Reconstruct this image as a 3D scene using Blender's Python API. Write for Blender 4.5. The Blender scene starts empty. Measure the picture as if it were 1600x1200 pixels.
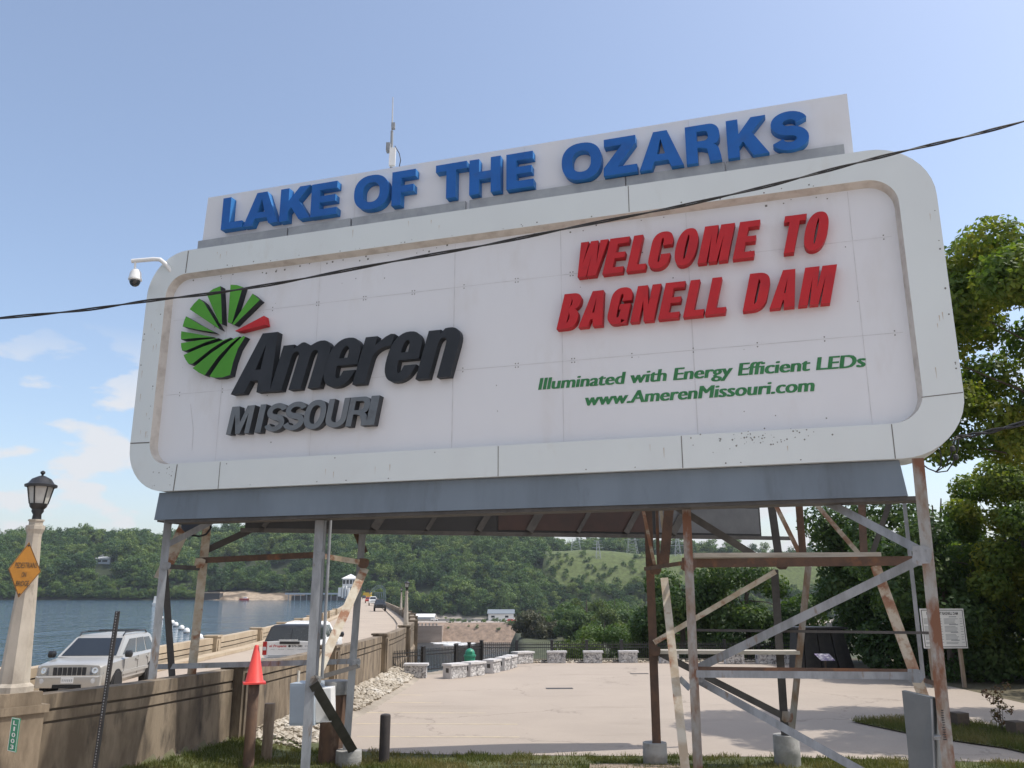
import bpy, math, random
import numpy as np
from mathutils import Vector, Matrix, noise as mnoise
from mathutils.geometry import tessellate_polygon
R = math.radians
sc = bpy.context.scene
col = sc.collection
# ---------------------------------------------------------------- camera, world, sun, exposure
F_PX, PITCH, CAM_Z = 1303.58, 0.245778, 3.9
cd = bpy.data.cameras.new("camera"); cam = bpy.data.objects.new("camera", cd); col.objects.link(cam)
cd.sensor_width = 36.0; cd.lens = F_PX / 1600 * 36; cd.clip_end = 6000; cd.clip_start = 0.1
cam.location = (0, 0, CAM_Z); cam.rotation_euler = (math.pi / 2 + PITCH, 0, 0)
sc.camera = cam
SUN = Vector((1.0, 0.03, 1.62)).normalized()
SUN_EL = math.asin(SUN.z); SUN_ROT = math.atan2(SUN.x, SUN.y)
world = bpy.data.worlds.new("World"); sc.world = world; world.use_nodes = True
nt = world.node_tree; nt.nodes.clear()
wo = nt.nodes.new('ShaderNodeOutputWorld'); bg = nt.nodes.new('ShaderNodeBackground')
sky = nt.nodes.new('ShaderNodeTexSky'); sky.sky_type = 'NISHITA'; sky.sun_disc = False
sky.sun_elevation = SUN_EL; sky.sun_rotation = SUN_ROT; sky.air_density = 1.0; sky.dust_density = 2.4; sky.ozone_density = 1.2; sky.altitude = 200
bg.inputs[1].default_value = 0.14
# clouds: a noise layer seen on a flat cloud deck
tc = nt.nodes.new('ShaderNodeTexCoord'); sx = nt.nodes.new('ShaderNodeSeparateXYZ'); nt.links.new(tc.outputs['Generated'], sx.inputs[0])
def wmath(op, a, b=None, clamp=False):
    n = nt.nodes.new('ShaderNodeMath'); n.operation = op; n.use_clamp = clamp
    for i, v in enumerate((a, b)):
        if v is None: continue
        if isinstance(v, (int, float)): n.inputs[i].default_value = v
        else: nt.links.new(v, n.inputs[i])
    return n.outputs[0]
cmb = nt.nodes.new('ShaderNodeCombineXYZ'); nt.links.new(wmath('MULTIPLY', sx.outputs[0], 1.0), cmb.inputs[0]); nt.links.new(wmath('MULTIPLY', sx.outputs[1], 1.0), cmb.inputs[1]); nt.links.new(wmath('MULTIPLY', sx.outputs[2], 2.6), cmb.inputs[2])
nz = nt.nodes.new('ShaderNodeTexNoise'); nz.inputs['Scale'].default_value = 10.5; nz.inputs['Detail'].default_value = 8; nz.inputs['Roughness'].default_value = 0.5; nz.noise_dimensions = '4D'; nz.inputs['W'].default_value = 2.4
nt.links.new(cmb.outputs[0], nz.inputs['Vector'])
mr = nt.nodes.new('ShaderNodeMapRange'); mr.inputs[1].default_value = 0.485; mr.inputs[2].default_value = 0.58; mr.interpolation_type = 'SMOOTHSTEP'
nt.links.new(nz.outputs[0], mr.inputs[0])
lowm = nt.nodes.new('ShaderNodeMapRange'); lowm.inputs[1].default_value = 0.29; lowm.inputs[2].default_value = 0.20; nt.links.new(sx.outputs[2], lowm.inputs[0])
hazem = nt.nodes.new('ShaderNodeMapRange'); hazem.inputs[1].default_value = 0.16; hazem.inputs[2].default_value = 0.0; hazem.inputs[3].default_value = .09; hazem.inputs[4].default_value = .38; nt.links.new(sx.outputs[2], hazem.inputs[0])
leftm = nt.nodes.new('ShaderNodeMapRange'); leftm.inputs[1].default_value = 0.72; leftm.inputs[2].default_value = 0.45; nt.links.new(sx.outputs[0], leftm.inputs[0])
cfac = wmath('MAXIMUM', wmath('MULTIPLY', wmath('MULTIPLY', mr.outputs[0], lowm.outputs[0]), wmath('MULTIPLY', leftm.outputs[0], 0.9)), hazem.outputs[0])
backm = nt.nodes.new('ShaderNodeMapRange'); backm.inputs[1].default_value = 0.05; backm.inputs[2].default_value = -0.25; nt.links.new(sx.outputs[1], backm.inputs[0])   # unseen broken cloud behind the camera, added to whiten the fill light
mr2 = nt.nodes.new('ShaderNodeMapRange'); mr2.inputs[1].default_value = 0.40; mr2.inputs[2].default_value = 0.52; nt.links.new(nz.outputs[0], mr2.inputs[0])
cfac = wmath('MAXIMUM', cfac, wmath('MULTIPLY', wmath('MULTIPLY', backm.outputs[0], mr2.outputs[0]), 0.9))
mixc = nt.nodes.new('ShaderNodeMix'); mixc.data_type = 'RGBA'
nt.links.new(cfac, mixc.inputs[0]); nt.links.new(sky.outputs[0], mixc.inputs[6]); mixc.inputs[7].default_value = (3.75, 3.8, 3.95, 1)
nt.links.new(mixc.outputs[2], bg.inputs[0]); nt.links.new(bg.outputs[0], wo.inputs[0])
sd = bpy.data.lights.new("sun", 'SUN'); sd.energy = 2.55; sd.angle = R(0.5); sd.color = (1.0, 0.95, 0.87)
so = bpy.data.objects.new("sun", sd); col.objects.link(so); so.rotation_euler = SUN.to_track_quat('Z', 'Y').to_euler(); so.location = (40, 0, 60)
sc.view_settings.view_transform = 'Standard'; sc.view_settings.look = 'None'; sc.view_settings.gamma = 1
sc.view_settings.exposure = 0.63
# ---------------------------------------------------------------- surveying helpers (photo pixel -> point in the place)
_c, _s = math.cos(PITCH), math.sin(PITCH)
FW, UP, RT = Vector((0, _c, _s)), Vector((0, -_s, _c)), Vector((1, 0, 0)); CAM = Vector((0, 0, CAM_Z))
def ray(x, y): return FW + RT * ((x - 800) / F_PX) - UP * ((y - 600) / F_PX)
def G(x, y, z=0.0):
    d = ray(x, y); return CAM + d * ((z - CAM_Z) / d.z)
def A(x, y, Y):
    d = ray(x, y); return CAM + d * (Y / d.y)
YAW = .312829
SD = Vector((math.cos(YAW), -math.sin(YAW), 0)); SN = Vector((-math.sin(YAW), -math.cos(YAW), 0)); SO = Vector((0, 17, 0)); ZV = Vector((0, 0, 1))
def sg(x, y, p=0.0):
    d = ray(x, y); t = ((SO + SN * p - CAM) @ SN) / (d @ SN); P = CAM + d * t - SO
    return (P @ SD, P.z)
def SP(u, v, p=0.0): return SO + SD * u + SN * p + ZV * v
# ---------------------------------------------------------------- object helpers
def tag(o, label=None, cat=None, group=None, kind=None):
    if label: o['label'] = label
    if cat: o['category'] = cat
    if group: o['group'] = group
    if kind: o['kind'] = kind
    return o
def thing(name, label, cat, loc=(0, 0, 0), rz=0.0, group=None):
    o = bpy.data.objects.new(name, None); col.objects.link(o); o.location = loc; o.rotation_euler = (0, 0, rz); o.empty_display_size = .3
    return tag(o, label, cat, group)
def copy_tree(o, parent=None):
    c = o.copy(); col.objects.link(c); c.parent = parent
    for ch in list(o.children): copy_tree(ch, c)
    return c
LOCAL = [False]   # True while a vehicle is built in its own axes
class MB:
    def __init__(s): s.v = []; s.f = []; s.m = []; s.mi = 0
    def add(s, vs, fs):
        b = len(s.v); s.v += [tuple(v) for v in vs]; s.f += [tuple(i + b for i in f) for f in fs]; s.m += [s.mi] * len(fs); return s
    def quad(s, a, b, c, d): return s.add([a, b, c, d], [(0, 1, 2, 3)])
    def hexa(s, p):   # 8 points: bottom 0-3 ccw, top 4-7
        return s.add(p, [(3, 2, 1, 0), (4, 5, 6, 7), (0, 1, 5, 4), (1, 2, 6, 5), (2, 3, 7, 6), (3, 0, 4, 7)])
    def box(s, c, d, rz=0.0):
        c = Vector(c); x, y, z = d[0] / 2, d[1] / 2, d[2] / 2; m = Matrix.Rotation(rz, 3, 'Z')
        return s.hexa([c + m @ Vector(q) for q in ((-x, -y, -z), (x, -y, -z), (x, y, -z), (-x, y, -z), (-x, -y, z), (x, -y, z), (x, y, z), (-x, y, z))])
    def bar(s, a, b, w, h, side=None):   # rectangular bar; side = direction of width w
        a, b = Vector(a), Vector(b); d = (b - a).normalized()
        sd_ = Vector(side) if side is not None else d.cross(ZV if abs(d.z) < .95 else Vector((0, 1, 0)))
        sd_ = (sd_ - d * (sd_ @ d)).normalized(); n = d.cross(sd_).normalized(); x = sd_ * (w / 2); y = n * (h / 2)
        return s.hexa([a - x - y, a + x - y, a + x + y, a - x + y, b - x - y, b + x - y, b + x + y, b - x + y])
    def tube(s, pts, r, n=10, cap=True):
        pts = [Vector(p) for p in pts]; rs = r if isinstance(r, (list, tuple)) else [r] * len(pts); vs = []; fs = []
        ref = None
        for i, p in enumerate(pts):
            d = (pts[min(i + 1, len(pts) - 1)] - pts[max(i - 1, 0)]).normalized()
            if ref is None: ref = d.cross(ZV if abs(d.z) < .9 else Vector((1, 0, 0))).normalized()
            x = (ref - d * (ref @ d)).normalized(); ref = x; y = d.cross(x)
            for k in range(n):
                a = 2 * math.pi * k / n; vs.append(p + x * (math.cos(a) * rs[i]) + y * (math.sin(a) * rs[i]))
        for i in range(len(pts) - 1):
            for k in range(n): fs.append((i * n + k, i * n + (k + 1) % n, (i + 1) * n + (k + 1) % n, (i + 1) * n + k))
        if cap: fs += [tuple(range(n - 1, -1, -1)), tuple((len(pts) - 1) * n + k for k in range(n))]
        return s.add(vs, fs)
    def lathe(s, c, prof, n=20, ax=None):   # prof = [(r, z)]
        c = Vector(c); q = ZV.rotation_difference(Vector(ax)) if ax is not None else None; vs = []; fs = []
        for r, z in prof:
            for k in range(n):
                a = 2 * math.pi * (k + .5) / n; v = Vector((math.cos(a) * r, math.sin(a) * r, z)); vs.append(c + (q @ v if q else v))
        for i in range(len(prof) - 1):
            for k in range(n): fs.append((i * n + k, i * n + (k + 1) % n, (i + 1) * n + (k + 1) % n, (i + 1) * n + k))
        fs += [tuple(range(n - 1, -1, -1)), tuple((len(prof) - 1) * n + k for k in range(n))]
        return s.add(vs, fs)
    def prism(s, outer, holes, fn, p0, p1):   # 2D contours -> solid between depths p0 (back) and p1 (front); fn(u,v,p)
        loops = [outer] + list(holes); flat = [q for l in loops for q in l]
        tris = tessellate_polygon([[Vector((q[0], q[1], 0)) for q in l] for l in loops]); n = len(flat)
        vs = [fn(q[0], q[1], p1) for q in flat] + [fn(q[0], q[1], p0) for q in flat]; fs = []
        for t in tris:
            a, b, c2 = (flat[i] for i in t)
            if (b[0] - a[0]) * (c2[1] - a[1]) - (b[1] - a[1]) * (c2[0] - a[0]) < 0: t = (t[0], t[2], t[1])
            fs.append(tuple(t)); fs.append((t[2] + n, t[1] + n, t[0] + n))
        b = 0
        for l in loops:
            m = len(l)
            for k in range(m): fs.append((b + k, b + k + n, b + (k + 1) % m + n, b + (k + 1) % m))
            b += m
        return s.add(vs, fs)
    def build(s, name, mat, parent=None, smooth=False, off=None):
        o0 = Vector(off) if off is not None else (parent_world(parent) if parent and not LOCAL[0] else Vector((0, 0, 0)))
        me = bpy.data.meshes.new(name); me.from_pydata([tuple(Vector(v) - o0) for v in s.v], [], s.f)
        mats = mat if isinstance(mat, (list, tuple)) else [mat]
        for m in mats: me.materials.append(m)
        if len(mats) > 1: me.polygons.foreach_set('material_index', s.m)
        import bmesh
        bm = bmesh.new(); bm.from_mesh(me); bmesh.ops.recalc_face_normals(bm, faces=bm.faces); bm.to_mesh(me); bm.free()
        if smooth: me.polygons.foreach_set('use_smooth', [True] * len(me.polygons)); 
        me.update()
        if smooth: me.set_sharp_from_angle(angle=R(38))
        o = bpy.data.objects.new(name, me); col.objects.link(o)
        if parent: o.parent = parent
        return o
def parent_world(p):
    v = Vector((0, 0, 0))
    while p is not None: v += p.location; p = p.parent
    return v
def box_thing_mesh(name, mb, mat, label, cat, group=None, smooth=False, kind=None):
    return tag(mb.build(name, mat, None, smooth), label, cat, group, kind)
# ---------------------------------------------------------------- materials
MC = {}
def base_mat(name):
    m = bpy.data.materials.new(name); m.use_nodes = True; return m, m.node_tree, m.node_tree.nodes['Principled BSDF']
def pm(name, c, rough=.6, c2=None, scale=3.0, metal=0.0, bump=0.0, stretch=(1, 1, 1), lo=.4, hi=.62, detail=6, c3=None, scale3=1.0, spec=.5, bscale=None, lo3=.55, hi3=.7):
    """procedural paint: colour c, patches of c2 by noise, optional second layer c3"""
    if name in MC: return MC[name]
    m, t, b = base_mat(name); N = t.nodes; L = t.links
    b.inputs['Roughness'].default_value = rough; b.inputs['Metallic'].default_value = metal; b.inputs['Specular IOR Level'].default_value = spec
    tcn = N.new('ShaderNodeTexCoord'); mp = N.new('ShaderNodeMapping'); mp.inputs['Scale'].default_value = stretch
    L.new(tcn.outputs['Object'], mp.inputs[0])
    def layer(prev, cc, sca, lo_, hi_):
        n = N.new('ShaderNodeTexNoise'); n.inputs['Scale'].default_value = sca; n.inputs['Detail'].default_value = detail; n.inputs['Roughness'].default_value = .62
        L.new(mp.outputs[0], n.inputs['Vector'])
        r = N.new('ShaderNodeMapRange'); r.inputs[1].default_value = lo_; r.inputs[2].default_value = hi_; L.new(n.outputs[0], r.inputs[0])
        x = N.new('ShaderNodeMix'); x.data_type = 'RGBA'; L.new(r.outputs[0], x.inputs[0])
        if isinstance(prev, tuple): x.inputs[6].default_value = (*prev, 1)
        else: L.new(prev, x.inputs[6])
        x.inputs[7].default_value = (*cc, 1); return x.outputs[2]
    if c2 is None: c2 = tuple(v * .82 for v in c)
    o = layer(tuple(c), c2, scale, lo, hi)
    if c3 is not None: o = layer(o, c3, scale3, lo3, hi3)
    L.new(o, b.inputs['Base Color'])
    if bump:
        n = N.new('ShaderNodeTexNoise'); n.inputs['Scale'].default_value = bscale or scale * 6; n.inputs['Detail'].default_value = 5; L.new(mp.outputs[0], n.inputs['Vector'])
        bp = N.new('ShaderNodeBump'); bp.inputs['Strength'].default_value = bump; bp.inputs['Distance'].default_value = .02; L.new(n.outputs[0], bp.inputs['Height']); L.new(bp.outputs[0], b.inputs['Normal'])
    MC[name] = m; return m
M = dict(
 face=pm('sign face white enamel', (.685, .695, .725), .38, (.665, .67, .70), .5, c3=(.63, .625, .635), scale3=.9, stretch=(1, 1, .35)),
 frame=pm('sign frame white enamel', (.655, .70, .705), .4, (.635, .675, .68), .6, c3=(.59, .61, .595), scale3=1.6, stretch=(1, 1, .5), lo3=.6, hi3=.8),
 lip=pm('frame lip', (.60, .565, .52), .6, (.44, .40, .36), 3, lo=.45, hi=.7),
 dirt=pm('dark seam', (.19, .185, .175), .8), hairline=pm('panel joint', (.615, .615, .635), .8), strip=pm('grey metal strip', (.36, .375, .39), .5, (.29, .305, .325), 2.2),
 skirt=pm('blue grey painted skirt', (.165, .205, .25), .55, (.135, .168, .205), .8, stretch=(1, 1, .25), c3=(.10, .12, .145), scale3=1.3, lo3=.56, hi3=.75),
 blue=pm('blue letter enamel', (.018, .125, .43), .55, (.016, .105, .37), 1.4, spec=.25, c3=(.03, .10, .30), scale3=2.2, lo3=.58, hi3=.8), bluedark=pm('blue letter return', (.035, .20, .52), .5, spec=.3),
 black=pm('charcoal letter enamel', (.020, .024, .030), .5, (.028, .032, .040), 1.5, spec=.3), grey=pm('slate letter enamel', (.13, .15, .17), .5, (.165, .18, .195), 1.2, c3=(.10, .11, .12), scale3=2, spec=.3),
 greyret=pm('dark letter return', (.035, .04, .048), .5),
 green=pm('green emblem enamel', (.085, .32, .035), .55, (.07, .27, .03), 1.5, spec=.25), red=pm('red letter enamel', (.50, .024, .03), .55, (.43, .022, .03), 1.5, spec=.25, c3=(.36, .02, .025), scale3=2.4, lo3=.58, hi3=.8),
 printgreen=pm('green print', (.045, .19, .075), .6, (.06, .23, .095), 6, spec=.2),
 galv=pm('grey painted steel', (.29, .305, .325), .55, (.20, .21, .22), 2.2, stretch=(2, 2, .6), c3=(.17, .11, .07), scale3=2.5, lo3=.59, hi3=.70, bump=.15),
 cream=pm('pale flaking paint on steel', (.50, .46, .38), .65, (.38, .30, .21), 2.5, c3=(.24, .105, .05), scale3=2.0, lo3=.54, hi3=.64, bump=.2),
 rustmix=pm('half rusted steel', (.30, .295, .28), .7, (.20, .135, .09), 2.4, stretch=(1.5, 1.5, .6), c3=(.17, .075, .04), scale3=1.6, lo3=.50, hi3=.60, bump=.2),
 rust=pm('brown rusted steel', (.13, .075, .05), .8, (.085, .055, .042), 3, c3=(.22, .10, .05), scale3=1.7, lo3=.56, hi3=.68, bump=.25),
 orange=pm('orange primer and rust', (.27, .125, .075), .75, (.36, .25, .17), 2.2, c3=(.50, .44, .35), scale3=2.8, lo3=.50, hi3=.60, bump=.2),
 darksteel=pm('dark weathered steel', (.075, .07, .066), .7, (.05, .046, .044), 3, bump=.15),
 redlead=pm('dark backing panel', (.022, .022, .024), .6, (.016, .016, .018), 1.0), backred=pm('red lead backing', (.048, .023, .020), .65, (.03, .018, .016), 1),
 backgrey=pm('grey backing sheet', (.12, .125, .135), .6, (.09, .095, .105), 1.2),
 plank=pm('weathered plank', (.52, .49, .43), .8, (.40, .36, .30), 3, stretch=(.4, 4, 4)),
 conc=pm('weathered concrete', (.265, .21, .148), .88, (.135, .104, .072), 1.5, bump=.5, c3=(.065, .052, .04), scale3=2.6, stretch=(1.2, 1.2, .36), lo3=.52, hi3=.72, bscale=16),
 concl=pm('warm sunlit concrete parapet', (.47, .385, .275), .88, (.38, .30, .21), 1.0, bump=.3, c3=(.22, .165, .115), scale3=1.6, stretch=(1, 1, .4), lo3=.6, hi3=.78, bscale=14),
 footing=pm('footing concrete', (.36, .355, .34), .9, (.27, .265, .25), 3, bump=.3, c3=(.20, .19, .175), scale3=2),
 lampconc=pm('lamp concrete', (.47, .425, .36), .85, (.38, .335, .28), 2.5, bump=.2, c3=(.26, .23, .19), scale3=3, stretch=(1, 1, .5)),
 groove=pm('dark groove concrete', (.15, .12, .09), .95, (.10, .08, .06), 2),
 blackmetal=pm('black metal', (.018, .019, .022), .45, (.03, .03, .033), 4), rubber=pm('tyre rubber', (.018, .018, .019), .85),
 brownpost=pm('rusty brown pipe', (.17, .10, .065), .8, (.10, .065, .05), 3, stretch=(1, 1, .5), c3=(.24, .16, .11), scale3=4, bump=.2),
 tanpost=pm('tan wooden post', (.30, .235, .175), .85, (.21, .155, .11), 4, stretch=(3, 3, .5), bump=.25),
 darkpost=pm('dark brown bollard', (.040, .034, .034), .7, (.055, .046, .044), 4),
 cone=pm('traffic cone orange', (.85, .075, .06), .5, (.78, .07, .06), 3), boxgrey=pm('light grey cabinet', (.40, .46, .53), .45, (.36, .415, .48), 1.5),
 cabgreen=pm('dark grey cabinet', (.115, .13, .14), .5, (.14, .155, .165), 2, c3=(.18, .17, .15), scale3=3, lo3=.62, hi3=.75),
 white=pm('white paint', (.78, .78, .77), .4, (.74, .74, .73), 3), silver=pm('silver car paint', (.47, .46, .435), .28, (.455, .445, .42), 1, metal=.3),
 chrome=pm('chrome', (.7, .7, .7), .18, (.62, .62, .62), 4, metal=.8), lampglass=pm('clear lamp lens', (.62, .63, .64), .12, (.5, .5, .52), 9),
 glass=pm('dark tinted glass', (.018, .022, .026), .06, (.022, .026, .03), 1, spec=.8),  headlens=pm('headlamp lens', (.26, .27, .29), .1, (.18, .19, .2), 8), redlens=pm('red lens', (.45, .02, .02), .2), amber=pm('amber lens', (.7, .18, .05), .25),
 yellow=pm('faded amber sign sheet', (.36, .155, .016), .55, (.30, .13, .014), 3), signgreen=pm('green sign sheet', (.02, .25, .14), .45, (.02, .22, .12), 3),
 ironblack=pm('black iron', (.022, .022, .024), .5, (.035, .033, .032), 5), stonecap=pm('pale block cap', (.58, .565, .56), .85, (.49, .475, .47), 3, bump=.2),
 bingreen=pm('green plastic', (.03, .25, .15), .45, (.025, .22, .13), 3), frosted=pm('frosted lantern glass', (.50, .50, .47), .5, (.40, .39, .37), 4),
 wood=pm('dark wood', (.10, .075, .055), .85, (.07, .05, .04), 3), pole=pm('creosoted pole', (.07, .055, .045), .85), purple=pm('purple panel', (.14, .10, .25), .4, (.5, .48, .52), 4),
 roofgrey=pm('grey metal roof', (.22, .25, .28), .5), lattice=pm('galvanised lattice', (.50, .52, .54), .5), trussgreen=pm('grey green truss', (.20, .27, .26), .6),
 redveh=pm('red paint', (.55, .07, .05), .4), yellowveh=pm('yellow machine paint', (.6, .4, .04), .5), tanrock=pm('tan shore rock', (.42, .33, .24), .9, (.3, .23, .17), .3),
 bark=pm('bark', (.12, .095, .075), .9, (.08, .062, .05), 5, stretch=(2, 2, .4), bump=.4), wire=pm('cable sheath', (.016, .017, .02), .6),
 line=pm('faded yellow parking line', (.58, .49, .32), .85, (.45, .375, .29), 3), inner=pm('unlit interior', (.02, .02, .02), .9),
)
def stone_mat():
    m, t, b = base_mat('split face stone'); N = t.nodes; L = t.links
    tcn = N.new('ShaderNodeTexCoord'); v = N.new('ShaderNodeTexNoise'); v.inputs['Scale'].default_value = 7; v.inputs['Detail'].default_value = 6; v.inputs['Distortion'].default_value = 1.2
    oi = N.new('ShaderNodeObjectInfo'); va = N.new('ShaderNodeVectorMath'); va.operation = 'MULTIPLY_ADD'; L.new(oi.outputs['Random'], va.inputs[0]); va.inputs[1].default_value = (37, 53, 29); L.new(tcn.outputs['Object'], va.inputs[2]); L.new(va.outputs[0], v.inputs['Vector']); r = N.new('ShaderNodeValToRGB'); r.color_ramp.elements[0].position = .36; r.color_ramp.elements[0].color = (.16, .155, .16, 1)
    r.color_ramp.elements[1].position = .56; r.color_ramp.elements[1].color = (.60, .585, .575, 1); L.new(v.outputs[0], r.inputs[0]); L.new(r.outputs[0], b.inputs['Base Color'])
    b.inputs['Roughness'].default_value = .9; bp = N.new('ShaderNodeBump'); bp.inputs['Strength'].default_value = .9; bp.inputs['Distance'].default_value = .05; L.new(v.outputs[0], bp.inputs['Height']); L.new(bp.outputs[0], b.inputs['Normal'])
    return m
M['stone'] = stone_mat()
def pave_mat(name, c, c2, stain):
    m, t, b = base_mat(name); N = t.nodes; L = t.links; tcn = N.new('ShaderNodeTexCoord')
    def nzn(s, d=6, st=None):
        n = N.new('ShaderNodeTexNoise'); n.inputs['Scale'].default_value = s; n.inputs['Detail'].default_value = d; n.inputs['Roughness'].default_value = .65
        if st: mp = N.new('ShaderNodeMapping'); mp.inputs['Scale'].default_value = st; L.new(tcn.outputs['Object'], mp.inputs[0]); L.new(mp.outputs[0], n.inputs['Vector'])
        else: L.new(tcn.outputs['Object'], n.inputs['Vector'])
        return n
    n1, n2, n3 = nzn(.22), nzn(60, 3), nzn(.5, 7, (.25, 1, 1))
    x = N.new('ShaderNodeMix'); x.data_type = 'RGBA'; r = N.new('ShaderNodeMapRange'); r.inputs[1].default_value = .4; r.inputs[2].default_value = .62; L.new(n1.outputs[0], r.inputs[0]); L.new(r.outputs[0], x.inputs[0]); x.inputs[6].default_value = (*c, 1); x.inputs[7].default_value = (*c2, 1)
    y = N.new('ShaderNodeMix'); y.data_type = 'RGBA'; r2 = N.new('ShaderNodeMapRange'); r2.inputs[1].default_value = .57; r2.inputs[2].default_value = .75; r2.inputs[4].default_value = .8; L.new(n3.outputs[0], r2.inputs[0]); L.new(r2.outputs[0], y.inputs[0]); L.new(x.outputs[2], y.inputs[6]); y.inputs[7].default_value = (*stain, 1)
    z = N.new('ShaderNodeMix'); z.data_type = 'RGBA'; z.blend_type = 'MULTIPLY'; z.inputs[0].default_value = .35; L.new(y.outputs[2], z.inputs[6]); L.new(n2.outputs[1], z.inputs[7])
    g = N.new('ShaderNodeMix'); g.data_type = 'RGBA'; g.blend_type = 'OVERLAY'; L.new(n2.outputs[0], g.inputs[7]); g.inputs[0].default_value = .35; L.new(y.outputs[2], g.inputs[6])
    vo = N.new('ShaderNodeTexVoronoi'); vo.feature = 'DISTANCE_TO_EDGE'; vo.inputs['Scale'].default_value = .16; nd = nzn(1.1, 6); wv = N.new('ShaderNodeVectorMath'); wv.operation = 'ADD'; ws = N.new('ShaderNodeVectorMath'); ws.operation = 'SCALE'; ws.inputs['Scale'].default_value = 1.6; L.new(nd.outputs[1], ws.inputs[0]); L.new(ws.outputs[0], wv.inputs[0]); L.new(tcn.outputs['Object'], wv.inputs[1]); L.new(wv.outputs[0], vo.inputs['Vector'])
    cr = N.new('ShaderNodeMapRange'); cr.inputs[1].default_value = .002; cr.inputs[2].default_value = .009; cr.inputs[3].default_value = .55; cr.inputs[4].default_value = 0; L.new(vo.outputs['Distance'], cr.inputs[0])
    n5 = nzn(.13, 3); gate = N.new('ShaderNodeMapRange'); gate.inputs[1].default_value = .47; gate.inputs[2].default_value = .56; L.new(n5.outputs[0], gate.inputs[0]); cg = N.new('ShaderNodeMath'); cg.operation = 'MULTIPLY'; L.new(cr.outputs[0], cg.inputs[0]); L.new(gate.outputs[0], cg.inputs[1])
    n4 = nzn(1.7, 5); sp = N.new('ShaderNodeMapRange'); sp.inputs[1].default_value = .66; sp.inputs[2].default_value = .74; sp.inputs[4].default_value = .5; L.new(n4.outputs[0], sp.inputs[0]); mxx = N.new('ShaderNodeMath'); mxx.operation = 'MAXIMUM'; L.new(cg.outputs[0], mxx.inputs[0]); L.new(sp.outputs[0], mxx.inputs[1])
    ck = N.new('ShaderNodeMix'); ck.data_type = 'RGBA'; L.new(mxx.outputs[0], ck.inputs[0]); L.new(g.outputs[2], ck.inputs[6]); ck.inputs[7].default_value = (*[v * .55 for v in stain], 1)
    L.new(ck.outputs[2], b.inputs['Base Color']); b.inputs['Roughness'].default_value = .92
    bp = N.new('ShaderNodeBump'); bp.inputs['Strength'].default_value = .25; bp.inputs['Distance'].default_value = .01; L.new(n2.outputs[0], bp.inputs['Height']); L.new(bp.outputs[0], b.inputs['Normal'])
    return m
M['lot'] = pave_mat('pale asphalt lot', (.385, .325, .27), (.355, .30, .25), (.29, .245, .20))
M['deck'] = pave_mat('road deck concrete', (.42, .35, .28), (.375, .31, .25), (.30, .25, .20))
def leaf_mat(name, cols, trans=.35, hue_by_object=False):
    m, t, b = base_mat(name); N = t.nodes; L = t.links
    if hue_by_object:
        oi = N.new('ShaderNodeObjectInfo'); rnd = oi.outputs['Random']; g = N.new('ShaderNodeNewGeometry')
        mx = N.new('ShaderNodeMath'); mx.operation = 'MULTIPLY_ADD'; L.new(g.outputs['Random Per Island'], mx.inputs[0]); mx.inputs[1].default_value = .25; 
        m2 = N.new('ShaderNodeMath'); m2.operation = 'MULTIPLY'; L.new(rnd, m2.inputs[0]); m2.inputs[1].default_value = .75; L.new(m2.outputs[0], mx.inputs[2]); src = mx.outputs[0]
    else:
        g = N.new('ShaderNodeNewGeometry'); tcn = N.new('ShaderNodeTexCoord'); n = N.new('ShaderNodeTexNoise'); n.inputs['Scale'].default_value = .45; n.inputs['Detail'].default_value = 3; L.new(tcn.outputs['Object'], n.inputs['Vector'])
        m2 = N.new('ShaderNodeMapRange'); m2.inputs[1].default_value = .36; m2.inputs[2].default_value = .64; m2.inputs[4].default_value = .62; L.new(n.outputs[0], m2.inputs[0])
        mx = N.new('ShaderNodeMath'); mx.operation = 'MULTIPLY_ADD'; L.new(g.outputs['Random Per Island'], mx.inputs[0]); mx.inputs[1].default_value = .38; L.new(m2.outputs[0], mx.inputs[2]); src = mx.outputs[0]
    r = N.new('ShaderNodeValToRGB'); e = r.color_ramp.elements
    while len(e) < len(cols): e.new(.5)
    for i, c in enumerate(cols): e[i].position = i / (len(cols) - 1); e[i].color = (*c, 1)
    L.new(src, r.inputs[0]); L.new(r.outputs[0], b.inputs['Base Color']); b.inputs['Roughness'].default_value = .55; b.inputs['Specular IOR Level'].default_value = .3
    tr = N.new('ShaderNodeBsdfTranslucent'); hs = N.new('ShaderNodeMix'); hs.data_type = 'RGBA'; hs.blend_type = 'MULTIPLY'; hs.inputs[0].default_value = 1; L.new(r.outputs[0], hs.inputs[6]); hs.inputs[7].default_value = (1.3, 1.35, .6, 1)
    L.new(hs.outputs[2], tr.inputs[0]); ms = N.new('ShaderNodeMixShader'); ms.inputs[0].default_value = trans; L.new(b.outputs[0], ms.inputs[1]); L.new(tr.outputs[0], ms.inputs[2])
    L.new(ms.outputs[0], N['Material Output'].inputs[0]); return m
M['leaf_forest'] = leaf_mat('forest leaves', [(.022, .055, .020), (.055, .115, .033), (.11, .18, .046), (.20, .25, .065)], .25, True)
M['leaf_maple'] = leaf_mat('maple leaves', [(.055, .105, .026), (.10, .16, .032), (.18, .225, .04), (.33, .31, .055)], .5)
M['leaf_dark'] = leaf_mat('dark leaves', [(.028, .060, .022), (.048, .090, .030), (.072, .122, .038), (.13, .175, .052)], .4)
M['leaf_mid'] = leaf_mat('mid green leaves', [(.040, .080, .028), (.065, .115, .036), (.095, .155, .044), (.14, .19, .055)], .35)
M['leaf_shrub'] = leaf_mat('shrub leaves', [(.045, .075, .022), (.07, .11, .028), (.10, .145, .035), (.15, .17, .045)], .35)
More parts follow.
